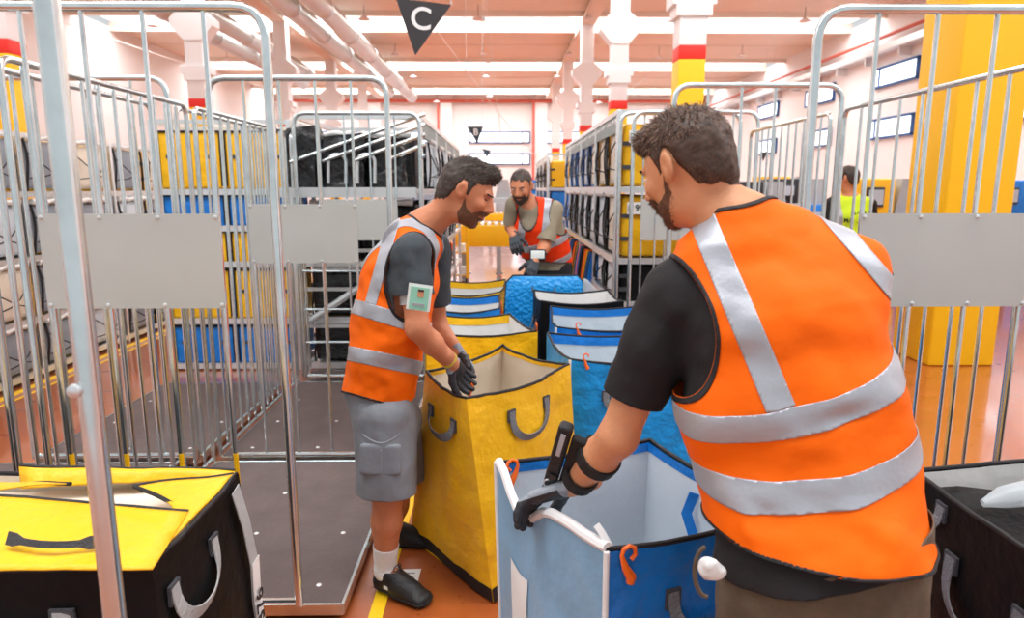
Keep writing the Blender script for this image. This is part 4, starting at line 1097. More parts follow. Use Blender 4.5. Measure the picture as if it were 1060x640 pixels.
def hair(c, R, s, parent, m, capt, extra=(), seed=1, top=.0, front=.0, strands=2600, slen=.016, comb=(0, -.3, .6), side=.003):
    """scalp shell plus short strands; local mask by hairline"""
    c = A3(c); xs = [a for a, b in HZ]; zs = [b for a, b in HZ]
    def loc(X): return ((X-c) @ R)/s
    def w(x, y, z): return c+R @ (np.array([x, y, z])*s)
    hp_, _w = head_prims(c, R, s); iso = (side+.002)*s
    pr = hp_[:7]+hp_[10:11]+list(extra)
    if top > 0: pr.append(EL(w(0, .0, .062), np.array((.060, .080, .050+top))*s, R, .02))
    if front: pr.append(EL(w(0, .055, .092), np.array((.046, .034, .020+front))*s, R, .02))
    F_ = Field(pr, .0035, pad=.02); P, Q = F_.surf(iso); P = smooth(P, Q, 1); N = vnormals(P, Q)
    P = wrinkle(P, N, .003*s, (42, 42, 42), seed)
    l = loc(P); f = np.interp(l[:, 1], xs, zs)-l[:, 2]+np.array([.006*mnoise.noise(Vector((p[0]*60, p[1]*60, p[2]*60))) for p in P])
    fd = np.clip(1+f/.035, 0, 1)**2; P = P-N*((iso+.0015)*fd)[:, None]
    P, Q = clip(P, Q, f); N = vnormals(P, Q)
    cen = P[Q].mean(1); area = np.linalg.norm(np.cross(P[Q[:, 1]]-P[Q[:, 0]], P[Q[:, 2]]-P[Q[:, 0]]), axis=1)
    rg = np.random.RandomState(seed); pick = rg.choice(len(Q), strands, p=area/area.sum())
    V_ = [P]; Fc = [Q]; nb = len(P); vs = []; fs = []
    cd = R @ np.array(comb, float)
    for t in pick:
        b = rg.dirichlet((1, 1, 1)) @ P[Q[t]]; n = N[Q[t]].mean(0); lz = loc(b[None])[0]
        up = max(0, min(1, (lz[2]-.03)/.06)); L = slen*s*(.25+up)*(.7+.6*rg.rand())
        d = n*.30+cd*(.6+.6*up)-R[:, 2]*.7*(1-up)+rg.randn(3)*.18; d -= n*min(0, d @ n)*1.0; d /= np.linalg.norm(d)
        sd = np.cross(d, n+rg.randn(3)*.3); sd /= np.linalg.norm(sd)+1e-9; ww = .0011*s
        b = b-n*.002; m1 = b+d*L*.55+n*.0015; m2 = b+d*L-n*.001
        i = nb+len(vs); vs += [b-sd*ww, b+sd*ww, m1+sd*ww*.7, m1-sd*ww*.7, m2]; fs += [(i, i+1, i+2), (i, i+2, i+3), (i+3, i+2, i+4)]
    n0 = len(Q); P = np.concatenate([P, np.array(vs)]); Q = np.concatenate([Q, np.array(fs)])
    li = (np.arange(len(fs))//3*7919 % 10 < 4).astype(int)
    return link_mesh('hair', P, Q, [m, m+'_light'], parent, [0]*n0+[int(x) for x in li])
def beard(c, R, s, parent, m='beard', seed=3, strands=1500, iso=.0022, long=.006):
    pr, w = head_prims(c, R, s); c = A3(c); pr = pr[:18]
    F_ = Field(pr, .0035, pad=.02); P, Q = F_.surf(iso*s)
    l = ((P-c) @ R)/s; y, z, x = l[:, 1], l[:, 2], np.abs(l[:, 0])
    top = np.interp(y, (.0, .012, .03, .06, .085, .12), (.0, .0, -.045, -.058, -.036, -.036))
    f = np.max([z-top, np.where(z > -.06, .016-y, .016-y+(z+.06)*.6)], 0)
    lips = (1-np.sqrt((x/.021)**2+((z+.057)/.0105)**2))*.01
    f = np.maximum(f, np.where(y > .06, lips, -1)); f += np.array([.004*mnoise.noise(Vector((p[0]*80, p[1]*80, p[2]*80))) for p in P])
    P, Q = clip(P, Q, f)
    if len(Q) == 0: print('EMPTY beard'); return
    N = vnormals(P, Q); rg = np.random.RandomState(seed); pick = rg.randint(0, len(Q), strands); nb = len(P); vs = []; fs = []
    for t in pick:
        b = rg.dirichlet((1, 1, 1)) @ P[Q[t]]; n = N[Q[t]].mean(0); d = nrm(n*.5-R[:, 2]*.7+rg.randn(3)*.3); sd = nrm(np.cross(d, n+rg.randn(3)*.2)); L = long*s*(.6+.8*rg.rand())
        i = nb+len(vs); vs += [b-sd*.0007, b+sd*.0007, b+d*L]; fs += [(i, i+1, i+2)]
    return link_mesh('beard', np.concatenate([P, np.array(vs)]), np.concatenate([Q, np.array(fs)]), m, parent)
def eyes(c, R, s, parent, lid=.5, m='hair_dark', white='eye_white', dy=0):
    c = A3(c)
    def w(x, y, z): return c+R @ (np.array([x, y, z])*s)
    for sx in (-1, 1):
        for nm_, r, y, mt in (('eye', .0105, .0815+dy, white), ('iris', .0055, .0885+dy, 'iris')):
            F_ = Field([EL(w(sx*.032, y, .007), np.array((r, r, r*lid))*s, R)], .002, pad=.006); P, Q = F_.surf(); link_mesh(nm_, P, Q, mt, parent)
        F_ = Field([E(w(sx*.018, .098, .026), w(sx*.048, .084, .028), .0035*s, k=.003)], .002, pad=.006); P, Q = F_.surf(); link_mesh('eyebrow', P, Q, m, parent)
    F_ = Field([EL(w(0, .1005, -.0535), np.array((.019, .005, .0035))*s, R), EL(w(0, .099, -.0635), np.array((.016, .005, .004))*s, R, .002)], .002, pad=.006); P, Q = F_.surf(); link_mesh('lips', P, Q, 'lip', parent)
# hand ------------------------------------------------------------------
def hand_prims(wr, d, palm, side, s=1.0, curl=.6, spread=.08, grow=0., thumb=.7):
    """wr wrist, d direction of the fingers, palm = normal out of the palm, side=+1: thumb towards d x palm"""
    wr = A3(wr); d = nrm(A3(d)); pn = A3(palm); pn = nrm(pn-d*(pn @ d)); t = np.cross(d, pn)*side
    P = [E(wr-d*.06*s, wr+d*.02*s, .029*s+grow, .024*s+grow, .034*s+grow, .017*s+grow, lat=t, k=.012), E(wr+d*.02*s, wr+d*.078*s, .036*s+grow, .015*s+grow, .040*s+grow, .014*s+grow, lat=t, k=.012, n=2.4)]
    Ls = (.078, .086, .080, .062); rr = (.0092, .0095, .009, .008)
    for i in range(4):
        off = (1.5-i)*.0205; b = wr+d*.084*s+t*off*s; dd = nrm(d+t*(1.5-i)*spread); L = Ls[i]*s; p = b
        for j, (fr, cu) in enumerate(((.45, curl*.8), (.32, curl*1.0), (.23, curl*.7))):
            dd = nrm(dd*math.cos(cu)+pn*math.sin(cu)) if j == 0 else nrm(dd*math.cos(cu)+nrm(np.cross(np.cross(dd, pn), dd))*math.sin(cu))
            q = p+dd*L*fr; r0 = (rr[i]*s+grow)*(1-.1*j); P.append(E(p, q, r0, r0, r0*.92, r0*.92, lat=t, k=.004)); p = q
    p = wr+d*.022*s+t*.026*s+pn*.006*s; dd = nrm(d*.62+t*.62+pn*.35*thumb)
    for j, L in enumerate((.040, .034, .026)):
        q = p+dd*L*s; r0 = (.0125-.0015*j)*s+grow; P.append(E(p, q, r0, r0, r0*.9, r0*.9, lat=t, k=.006)); p = q; dd = nrm(dd+d*.25*thumb+pn*.35*thumb-t*.2*thumb)
    return P, t, pn, d
def glove(wr, d, palm, side, parent, s=1.0, curl=.6, cuff=None, back='glove_grey', **kw):
    P, t, pn, dn = hand_prims(wr, d, palm, side, s, curl, grow=.0028, **kw)
    wr = A3(wr); F_ = Field(P, .0026, pad=.012)
    g = link_mesh('glove', *clip(*F_.surf(0), plane(wr-dn*.035*s, -dn)(F_.surf(0)[0])), back, parent, solid=.0015)
    S, Q = F_.surf(.0012)
    f = fmin(neg(plane(wr+pn*.003*s, pn)), neg(plane(wr+dn*.112*s, dn))); kp = fmax(f, neg(plane(wr+dn*.012*s, dn)))
    Pc, Qc = clip(S, Q, kp(S)); link_mesh('palm_coating', Pc, Qc, 'glove_coat', g, solid=.0012)
    if cuff:
        S2, Q2 = F_.surf(.002); Pc, Qc = clip(S2, Q2, slab(wr-dn*.030*s, dn, .006*s)(S2)); link_mesh('cuff', Pc, Qc, cuff, g, solid=.002)
    return g
def shoe(heel, toe, parent, h=.075, w=.05, mt='shoe', up=None):
    heel = A3(heel); toe = A3(toe); d = nrm(toe-heel); z = np.array([0, 0, 1.]); lat = np.cross(d, z); L = np.linalg.norm(toe-heel)
    hz = heel[2]
    P = [E(heel+d*.035+z*.045, heel+d*L*.45+z*.042, .036, .034, .040, .036, lat=lat, k=.03), E(heel+d*L*.45+z*.038, toe-d*.05+z*.028, .042, .034, .048, .026, lat=lat, k=.03), E(heel+d*.05+z*.055, heel+d*.07+z*.10, .040, .038, .038, .040, lat=lat, k=.02), E(heel+d*.09+z*.085, heel+d*.19+z*.048, .040, .040, .042, .036, lat=lat, k=.03)]
    F_ = Field(P, .004, pad=.02); S, Q = F_.surf(0)
    o = link_mesh('shoe', *clip(S, Q, fmax(neg(plane(heel+z*.012, z)), plane(heel+z*.112, z))(S)), mt, parent, solid=.004)
    S, Q = F_.surf(.005); link_mesh('sole', *clip(S, Q, fmax(neg(plane(heel+z*.001, z)), plane(heel+z*.024, z))(S)), 'sole', o, solid=.012)
    q = MB()
    for k in range(5):
        c = heel+d*(L*.42+k*.017)+z*(.112-.0115*k); q.tube([Vector(c-lat*.030-z*.016), Vector(c+z*.004), Vector(c+lat*.030-z*.016)], .003, 6)
    c = heel+d*(L*.40)+z*.112
    q.tube([Vector(c+lat*.012*math.sin(a)*2+z*.012*(1-math.cos(a))) for a in [k*.5 for k in range(13)]], .002, 6)
    q.build('laces', 'lace', o)
    return o

# vest ------------------------------------------------------------------
def vest(F_, iso, keepfn, bands, parent, m, folds=(), amp=.006, sc=(7, 7, 9), seed=0, trim='trim_black', tw=.008):
    v = garment(F_, iso, keepfn, m, 'safety_vest', parent, amp, folds, sc, seed, solid=.003)
    def band(f, nm='reflective_band'): garment(F_, iso+.0025, fmax(keepfn, f), 'reflective', nm, v, amp, folds, sc, seed, solid=.0015)
    for b in bands: band(b)
    if trim: garment(F_, iso+.0028, fmax(keepfn, lambda X: -keepfn(X)-tw), trim, 'edge_binding', v, amp, folds, sc, seed, solid=.003)
    return v
def body_mesh(prims, h, parent, m, amp=.0): 
    F_ = Field(prims, h, pad=.03); P, Q = F_.surf(0); P = smooth(P, Q, 1)
    return link_mesh('body', P, Q, m, parent), F_

# ===================================================================== man in front (back to us)
def man_front():
    SL = at(699, 302, Y=1.42); SR = at(876, 284, Y=1.38); EB = at(640, 452, Y=1.45); WRT = at(592, 503, Y=1.60)
    hem = at(848, 592, Y=1.25); wst = at(838, 500, Y=1.30); lo = at(815, 415, Y=1.34); hi = at(800, 330, Y=1.38); tp = at(785, 262, Y=1.42)
    nk = at(768, 232, Y=1.42); hb = at(728, 208, Y=1.46); hc = at(711, 174, Y=1.48)
    ER = SR+Vector((.06, .20, -.24)); WR_ = ER+Vector((-.16, .20, -.08))
    HL = hem+Vector((-.09, 0, -.03)); HR = hem+Vector((.09, 0, -.03))
    root = empty('person', (hem.x, hem.y, 0), 'man in front, back turned, in orange vest and black shirt, gripping the near blue tote', 'person')
    R = frame((-.60, .72, -.38), (-.12, .1, 1)); lat = (1, -.08, -.06)
    hp, hw = head_prims(hc, R, .98)
    KL = Vector((.54, 1.12, .50)); KR = Vector((.80, 1.10, .50)); AL = Vector((.52, 1.16, .09)); AR = Vector((.84, 1.06, .09))
    pr = hp+[RC(nk, hb, .066, .058, k=.035), E(nk+Vector((0, .01, -.06)), nk, .09, .055, .062, .055, lat=lat, k=.04),
             E(hem, wst, .16, .10, .15, .095, lat=lat, k=.05), E(wst, lo, .15, .095, .165, .105, lat=lat, k=.05), E(lo, hi, .165, .105, .17, .11, lat=lat, k=.05), E(hi, tp, .165, .105, .12, .07, lat=lat, k=.05),
             RC(tp, SL, .06, .052, k=.05), RC(tp, SR, .06, .052, k=.05),
             RC(SL, EB, .054, .042, k=.03), RC(EB, lerp(EB, WRT, .4), .043, .043, k=.02), RC(lerp(EB, WRT, .4), WRT, .042, .027, k=.02),
             RC(SR, ER, .052, .042), RC(ER, WR_, .042, .028), E(hem, hem+Vector((0, -.01, -.10)), .165, .115, .17, .12, lat=lat, k=.05),
             RC(HL, KL, .085, .06), RC(KL, AL, .06, .04), RC(HR, KR, .085, .06), RC(KR, AR, .06, .04)]
    HD = nrm(A3(at(545, 518, Y=1.64)-WRT)); palm = (-.5, -.15, -1)
    hpL, *_ = hand_prims(WRT+Vector(HD)*.01, HD, palm, -1, 1.1, .48, spread=.16)
    hpR, *_ = hand_prims(WR_, A3(WR_-ER), (-.6, -.2, -1), 1, 1.0, .4)
    pr += hpL+hpR
    body, F_ = body_mesh(pr, .005, root, 'skin_fair')
    # clothes: looser shells over the same pose
    hair(hc, R, .98, root, 'hair_brown', 0, seed=5, extra=[RC(nk, hb, .066, .058, k=.035)], top=.006, front=.004, strands=14000, slen=.015, comb=(.15, .3, -.2), side=.004)
    beard(hc, R, .98, root, 'beard', strands=2500)
    eyes(hc, R, .98, root, lid=.5)
    cl = [E(hem+Vector((0, 0, -.12)), hem, .192, .178, .192, .178, lat=lat, k=.04, n=2.3), E(hem, wst, .192, .178, .196, .140, lat=lat, k=.05, n=2.3), E(wst, lo, .196, .135, .204, .145, lat=lat, k=.05, n=2.3), E(lo, hi, .204, .145, .190, .14, lat=lat, k=.05, n=2.2), E(hi, tp, .185, .135, .120, .085, lat=lat, k=.06, n=2.1),
          E(nk+Vector((0, 0, -.035)), nk+Vector((0, 0, .01)), .12, .085, .066, .068, lat=lat, k=.05), RC(tp, SL, .072, .062, k=.06), RC(tp, SR, .076, .072, k=.06)]
    SLe = lerp(SL, EB, .72)
    sh = cl[:]
    shirt = [dict(p) for p in cl]
    for p in shirt:
        for kk in ('a0', 'b0', 'a1', 'b1'): p[kk] -= .010
    shirt[0]['b0'] = shirt[0]['b1'] = shirt[1]['b0'] = .162
    shirt += [RC(SL, lerp(SL, EB, .35), .066, .070, k=.04), RC(lerp(SL, EB, .35), EB, .070, .066, k=.03), RC(SR, lerp(SR, ER, .8), .066, .066, k=.04), E(hem, hem+Vector((0, 0, -.09)), .196, .150, .200, .155, lat=lat, k=.04)]
    FS = Field(shirt, .0065, pad=.03)
    neckcut = ell(nk+Vector((-.01, .012, .045)), (.072, .072, .062))
    garment(FS, 0, fmax(armcut(SLe, SL, EB), armcut(lerp(SR, ER, .75), SR, ER), neckcut, neg(plane(hem+Vector((0, 0, .062)), (-.26, 0, 1)))), 'shirt_black', 't_shirt', root, .008, (), (11, 11, 11), 4)
    # vest
    FV = Field(cl, .006, pad=.04)
    upv = A3(tp-hem); latv = A3(lat); depv = np.cross(nrm(latv), nrm(upv))
    pL = at(740, 600, Y=1.2); 
    hemcut = neg(plane(hem+Vector((0, 0, -.012)), np.cross(A3(at(962, 583, Y=1.22)-at(742, 556, Y=1.24)), (0.0, 1, 0.12))*-1))
    def fixn(f, inside):   # orient a plane so that 'inside' is kept
        return f if f(A3(inside)[None])[0] < 0 else neg(f)
    hl, hm_, hr = at(735, 556, Y=1.25), at(850, 600, Y=1.12), at(966, 572, Y=1.22)
    nh = np.cross(A3(hr-hl), np.array((0.05, 1.0, 0.0))); hemcut = fixn(plane(lerp(hl, hr, .5)+Vector((0, 0, .02)), nh), hi)
    armL = ell(SL+Vector((-.030, .0, -.062)), (.082, .30, .148), frame((0, 1, 0), A3(tp-hem)))
    armR = ell(SR+Vector((.125, .06, -.07)), (.075, .12, .12))
    keep = fmax(hemcut, armL, armR, ell(nk+Vector((-.012, .020, .055)), (.080, .080, .080)))
    def hband(uvL, uvR, yl, yr, hw, tilt=.12):
        a = at(*uvL, Y=yl); b = at(*uvR, Y=yr); n = np.cross(A3(b-a), np.array((0, 1, tilt))); return slab(lerp(a, b, .5), n, hw)
    b1 = hband((708, 437), (917, 385), 1.30, 1.26, .0265); b2 = hband((745, 499), (941, 475), 1.26, 1.2, .0265)
    above1 = neg(plane(lerp(at(709, 437, Y=1.30), at(917, 385, Y=1.26), .5), np.cross(A3(at(917, 385, Y=1.26)-at(709, 437, Y=1.30)), (0, 1, .12))))
    above1_ = fixn(above1, tp); above1 = lambda X: above1_(X)+.0275
    q0 = at(741, 262, Y=1.32); q1 = at(797, 396, Y=1.24); n = np.cross(A3(q1-q0), ray(770, 330)); v1 = fmax(slab(q0, n, .026), above1)
    q0 = at(891, 260, Y=1.36); q1 = at(925, 300, Y=1.36); n = np.cross(A3(q1-q0), ray(900, 280)); v2 = fmax(slab(q0, n, .015), above1)
    S3 = lambda u, v, Y=1.17: at(u, v, Y=Y)
    folds = [(S3(708, 452), S3(775, 478), .013, -.014), (S3(722, 470), S3(800, 448), .014, .012), (S3(742, 500), S3(790, 530), .014, -.013), (S3(748, 525), S3(800, 575), .02, .013), (S3(770, 490), S3(815, 455), .012, -.010),
             (S3(870, 335, 1.25), S3(800, 385, 1.22), .02, -.008), (S3(912, 415, 1.22), S3(850, 440, 1.16), .018, -.010), (S3(935, 520, 1.2), S3(880, 590, 1.1), .022, .012), (S3(860, 520, 1.12), S3(840, 590, 1.08), .02, -.010), (S3(905, 540, 1.12), S3(900, 600, 1.08), .018, -.009)]
    v = vest(FV, .006, keep, [fmin(b1), b2, v1, v2], root, 'vest_orange', folds, amp=.013, sc=(7, 7, 9), seed=2, trim='trim_black', tw=.006)
    # trousers
    tr = [E(hem+Vector((0, 0, .12)), hem+Vector((0, -.01, -.12)), .196, .150, .200, .16, lat=lat, k=.04), RC(HL+Vector((0, 0, -.05)), KL, .108, .085, k=.03), RC(KL, AL, .085, .07, k=.03), RC(HR+Vector((0, 0, -.05)), KR, .108, .085, k=.03), RC(KR, AR, .085, .07, k=.03)]
    FT = Field(tr, .0075, pad=.03)
    t = garment(FT, 0, fmax(plane(hem+Vector((0, 0, .092)), (-.26, .0, 1)), neg(plane((0, 0, .06), (0, 0, 1)))), 'trousers_taupe', 'trousers', root, .008, (), (8, 8, 8), 3)
    p = at(738, 592, Y=1.17)
    F2 = Field([EL(p+Vector((0.0, .012, 0)), (.026, .012, .024), frame((.3, 1, .1), (.6, 0, 1)))], .003, pad=.01); S, Q = F2.surf(); S = wrinkle(S, vnormals(S, Q), .007, (38, 38, 38), 4); link_mesh('pocket_cloth', S, Q, 'paper', t)
    q = MB(); q.tube([at(722+13*math.cos(a)+10, 592+26*math.sin(a), Y=1.155) for a in [PI*.5+k*.3 for k in range(11)]], .0045, 6); q.build('pocket_edge', 'trousers_taupe', t)
    shoe((.52, 1.10, 0), (.52, 1.38, 0), root); shoe((.84, 1.0, 0), (.86, 1.28, 0), root)
    # glove and forearm scanner
    glove(WRT+Vector(HD)*.01, HD, palm, -1, root, 1.1, .48, spread=.16)
    ax = nrm(A3(WRT-EB)); view = nrm(A3(lerp(EB, WRT, .5))-A3(EYE)); sidev = nrm(np.cross(ax, view))
    if sidev[0] > 0: sidev = -sidev
    for k, tt in enumerate((.40, .80)):
        c = A3(lerp(EB, WRT, tt)); r = (.050, .041)[k]; q = MB()
        pts = [Vector(c+(sidev*math.cos(a)+np.cross(ax, sidev)*math.sin(a))*r) for a in [2*PI*i/20 for i in range(20)]]
        P_ = pts+[pts[0]]; q.ribbon(P_, [Vector(ax)]*21, .030, .006)
        s_ = q.build('arm_strap', 'rubber', root, smooth=False)
    dev = empty('wrist_scanner', Vector(A3(lerp(EB, WRT, .6))), 'black handheld scanner strapped on the forearm of the man in front', 'scanner')
    A_ = at(587, 440, Y=1.50); B_ = at(566, 512, Y=1.66); dx = A3(B_-A_); L = np.linalg.norm(dx); dx /= L
    vn = -view; wy = np.cross(vn, dx); wy /= np.linalg.norm(wy); zz = np.cross(dx, wy)
    def obox(c, d, mt, nm, par, bev=.006, tip=0):
        q0 = MB(); q0.box((0, 0, 0), d, bev=bev); Rm = np.stack([dx, wy, zz], 1)
        q0.v = [tuple(A3(c)+Rm @ np.array(v_)) for v_ in q0.v]; return q0.build(nm, mt, par)
    mid = (A3(A_)+A3(B_))/2
    obox(mid, (L, .034, .030), 'shoe', 'scanner_body', dev, .009)
    obox(mid-dx*L*.30+zz*.017, (L*.28, .012, .004), 'glass_screen', 'scan_window', dev, .001)
    obox(mid+dx*L*.25+zz*.018+wy*.004, (L*.3, .020, .008), 'screen_dark', 'grip_pad', dev, .003)
    obox(A3(lerp(EB, WRT, .6))+(mid-A3(lerp(EB, WRT, .6)))*.5, (L*.7, .040, .022), 'rubber', 'arm_mount', dev, .006)
    q = MB(); c = mid+dx*L*.22+zz*.02; q.tube([Vector(c+wy*.014*math.cos(a)+dx*.018*math.sin(a)+zz*.004) for a in [k*.4 for k in range(12)]], .0022, 6); q.build('clip_ring', 'zinc_bright', dev)
man_front()

# ===================================================================== man on the left in grey shorts
def man_left():
    Y0 = 2.62
    SN = at(426, 262, Y=2.53); SF = at(449, 255, Y=2.88)
    hem = at(392, 412, Y=2.68); wst = at(399, 365, Y=2.68); lo = at(406, 330, Y=2.68); hi = at(414, 290, Y=2.69); tp = at(427, 252, Y=2.70)
    nk = at(437, 236, Y=2.70); hb = at(463, 216, Y=2.68); hc = at(482, 199, Y=2.67)
    EN = at(432, 340, Y=2.48); WN = at(468, 377, Y=2.60); EF = at(452, 335, Y=2.98); WF = at(475, 366, Y=2.86)
    HN = at(398, 430, Y=2.58); HF = at(404, 428, Y=2.80); KN = at(401, 512, Y=2.56); KF = at(415, 500, Y=2.92); AN = at(399, 590, Y=2.60); AF = at(400, 566, Y=2.98)
    root = empty('person', (hem.x, hem.y, 0), 'man in orange vest and grey shorts bending over the big yellow tote', 'person')
    R = frame((.90, -.10, -.42), (.42, 0, 1)); lat = (-.12, 1, 0)
    hp, hw = head_prims(hc, R, 1.04)
    nn = Vector((0, 0, 0))
    pr = hp+[RC(nk, hb, .064, .056, k=.035), E(nk+Vector((-.03, 0, -.05)), nk, .11, .07, .064, .06, lat=lat, k=.05),
             E(hem, wst, .155, .10, .145, .095, lat=lat, k=.05), E(wst, lo, .145, .095, .155, .10, lat=lat, k=.05), E(lo, hi, .155, .10, .16, .11, lat=lat, k=.05), E(hi, tp, .16, .10, .11, .07, lat=lat, k=.05),
             RC(tp, SN, .058, .052, k=.05), RC(tp, SF, .058, .052, k=.05), RC(SN, EN, .054, .043), RC(EN, lerp(EN, WN, .4), .044, .043, k=.02), RC(lerp(EN, WN, .4), WN, .042, .028, k=.02),
             RC(SF, EF, .052, .042), RC(EF, WF, .042, .028), E(hem, lerp(HN, HF, .5), .16, .11, .15, .12, lat=lat, k=.05),
             RC(HN, KN, .088, .060), RC(KN, lerp(KN, AN, .35), .058, .062, k=.02), RC(lerp(KN, AN, .35), AN, .060, .038, k=.02), RC(HF, KF, .086, .06), RC(KF, lerp(KF, AF, .35), .056, .058, k=.02), RC(lerp(KF, AF, .35), AF, .056, .036, k=.02)]
    hd1 = A3(at(484, 402, Y=2.72)-WN); hd2 = A3(at(492, 393, Y=2.80)-WF)
    h1, *_ = hand_prims(WN, hd1, (.35, .3, -.5), 1, .98, .5); h2, *_ = hand_prims(WF, hd2, (-.3, -.6, -.4), -1, .98, .6)
    pr += h1+h2
    toeN = at(448, 630, z=.0); heelN = at(394, 607, z=0); heelN.z = toeN.z = 0
    heelN = Vector((AN.x-.05, AN.y+.03, 0)); dN = (toeN-heelN).normalized(); toeN = heelN+dN*.30
    heelF = Vector((AF.x-.05, AF.y+.01, 0)); toeF = heelF+Vector((.96, -.1, 0)).normalized()*.29
    pr += [RC(AN, AN+dN*.1-Vector((0, 0, .04)), .034, .03), RC(AF, AF+Vector((.1, 0, -.04)), .034, .03)]
    body, F_ = body_mesh(pr, .0055, root, 'skin_tan')
    hair(hc, R, 1.04, root, 'hair_dark', 0, seed=8, extra=[RC(nk, hb, .064, .056, k=.035)], top=.006, front=.010, strands=6000, slen=.014, comb=(0, .5, .15), side=.001)
    beard(hc, R, 1.04, root, 'beard', strands=1500, iso=.0014, long=.003)
    eyes(hc, R, 1.04, root, lid=.26, white='eyelid', dy=-.0010)
    cl = [E(hem, wst, .195, .140, .182, .130, lat=lat, k=.05, n=2.2), E(wst, lo, .182, .130, .184, .135, lat=lat, k=.05, n=2.2), E(lo, hi, .184, .135, .178, .135, lat=lat, k=.05, n=2.2), E(hi, tp, .172, .132, .115, .085, lat=lat, k=.06, n=2.1),
          E(nk+Vector((-.02, 0, -.035)), nk, .10, .085, .064, .066, lat=lat, k=.05), RC(tp, SN, .070, .062, k=.06), RC(tp, SF, .070, .062, k=.06)]
    shirt = [dict(p) for p in cl]
    for p in shirt:
        for kk in ('a0', 'b0', 'a1', 'b1'): p[kk] -= .010
    shirt += [RC(SN, EN, .070, .074, k=.04), RC(SF, EF, .068, .070, k=.04)]
    FS = Field(shirt, .007, pad=.03)
    garment(FS, 0, fmax(armcut(lerp(SN, EN, .56), SN, EN, .082), armcut(lerp(SF, EF, .7), SF, EF), ell(nk+Vector((.035, 0, .045)), (.072, .072, .06)), neg(plane(hem+Vector((0, 0, .07)), (0, 0, 1)))), 'shirt_charcoal', 't_shirt', root, .008, (), (13, 13, 11), 4)
    FV = Field(cl, .0065, pad=.04)
    def P3(u1, v1, y1, u2, v2, y2, ref, up=True):
        a = at(u1, v1, Y=y1); b = at(u2, v2, Y=y2); d = ray((u1+u2)/2, (v1+v2)/2); n = np.cross(A3(b-a), A3(d))
        f = plane(a, n); return (f if f(A3(ref)[None])[0] < 0 else neg(f)), a, n
    hemcut, _, _ = P3(348, 405, 2.5, 430, 428, 2.5, hi)
    armN = ell(SN+Vector((.005, -.05, -.078)), (.100, .16, .170), frame((0, 1, 0), (.1, 0, 1))); armF = ell(SF+Vector((.005, .05, -.078)), (.100, .16, .170), frame((0, 1, 0), (.1, 0, 1)))
    keep = fmax(hemcut, armN, armF, ell(nk+Vector((.045, 0, .04)), (.095, .085, .085)))
    def sl(u1, v1, u2, v2, hw, y=2.5):
        a = at(u1, v1, Y=y); b = at(u2, v2, Y=y); n = np.cross(A3(b-a), A3(ray((u1+u2)/2, (v1+v2)/2))); return slab(a, n, hw)
    b1 = sl(369, 318, 424, 335, .028); b2 = sl(357, 365, 438, 382, .028)
    ab_, _, _ = P3(369, 318, 2.5, 424, 335, 2.5, tp); ab = lambda X: ab_(X)+.027
    v1 = fmax(sl(404, 240, 384, 312, .021), ab); v1b = fmax(slab(A3(lerp(tp, SN, .52)), A3(SN-SF), .022), ab, neg(plane(A3(hi)+np.array((-.02, 0, .05)), (0, 0, 1))))
    v2 = fmax(slab(A3(lerp(tp, SF, .55)), A3(SN-SF), .024), ab)
    S3 = lambda u, v, Y=2.5: at(u, v, Y=Y)
    folds = [(S3(372, 335), S3(410, 352), .022, -.014), (S3(430, 345), S3(400, 360), .02, .012), (S3(365, 380), S3(372, 408), .018, -.013), (S3(395, 385), S3(398, 415), .02, -.014), (S3(418, 390), S3(425, 420), .02, .012), (S3(385, 300), S3(405, 318), .018, -.010)]
    vest(FV, .006, keep, [b1, b2, v1, v1b, v2], root, 'vest_orange', folds, amp=.013, sc=(7, 7, 9), seed=6, tw=.008)
    # shorts
    so = [E(hem+Vector((0, 0, .05)), lerp(HN, HF, .5)+Vector((0, 0, -.02)), .178, .135, .175, .14, lat=lat, k=.04), E(HN, KN+Vector((0, 0, .0)), .125, .118, .112, .122, lat=(0, 1, 0), k=.03), E(HF, KF, .12, .115, .110, .118, lat=(0, 1, 0), k=.03)]
    FT = Field(so, .0065, pad=.03)
    kk = fmin(neg(plane(KN+Vector((0, 0, .015)), (.04, 0, 1))),)
    legN = fmax(neg(plane(KN+Vector((0, 0, .02)), (.03, 0, 1))), plane((0, 2.745, 0), (0, 1, 0))); legF = fmax(neg(plane(KF+Vector((0, 0, .03)), (0, 0, 1))), neg(plane((0, 2.745, 0), (0, 1, 0))))
    st = garment(FT, 0, fmax(fmin(legN, legF), plane(hem+Vector((0, 0, .06)), (0, 0, 1))), 'shorts_grey', 'shorts', root, .009, (), (13, 13, 6), 3)
    pk = [E(at(394, 464, Y=2.475), at(394, 486, Y=2.470), .078, .022, .082, .022, lat=(1, 0, 0), n=4)]
    FK = Field(pk, .005, pad=.02); S, Q = FK.surf(); pkm = link_mesh('cargo_pocket', S, Q, 'shorts_grey', st)
    q = MB(); q.tube([at(375+3.9*k, 450+9*math.sin(PI*k/10), Y=2.425) for k in range(11)], .004, 6); q.tube([at(394, 466, Y=2.415), at(394, 488, Y=2.415)], .003, 6); q.build('pocket_seam', 'shorts_grey', pkm)
    # socks and shoes
    for K, An, nm_ in ((KN, AN, 'n'), (KF, AF, 'f')):
        so = [RC(lerp(K, An, .35), An, .063, .043, k=.02), RC(An, An+(dN if nm_ == 'n' else Vector((1, 0, 0)))*.06-Vector((0, 0, .05)), .044, .04, k=.02)]
        FK = Field(so, .005, pad=.02); garment(FK, 0, plane(lerp(K, An, .66) if nm_ == 'n' else lerp(K, An, .8), A3(K-An)), 'sock', 'sock', root, .001)
    s1 = shoe(heelN, toeN, root); shoe(heelF, toeF, root)
    c = heelN+dN*.10+Vector((0, 0, .05)); sd = Vector((dN.y, -dN.x, 0)); 
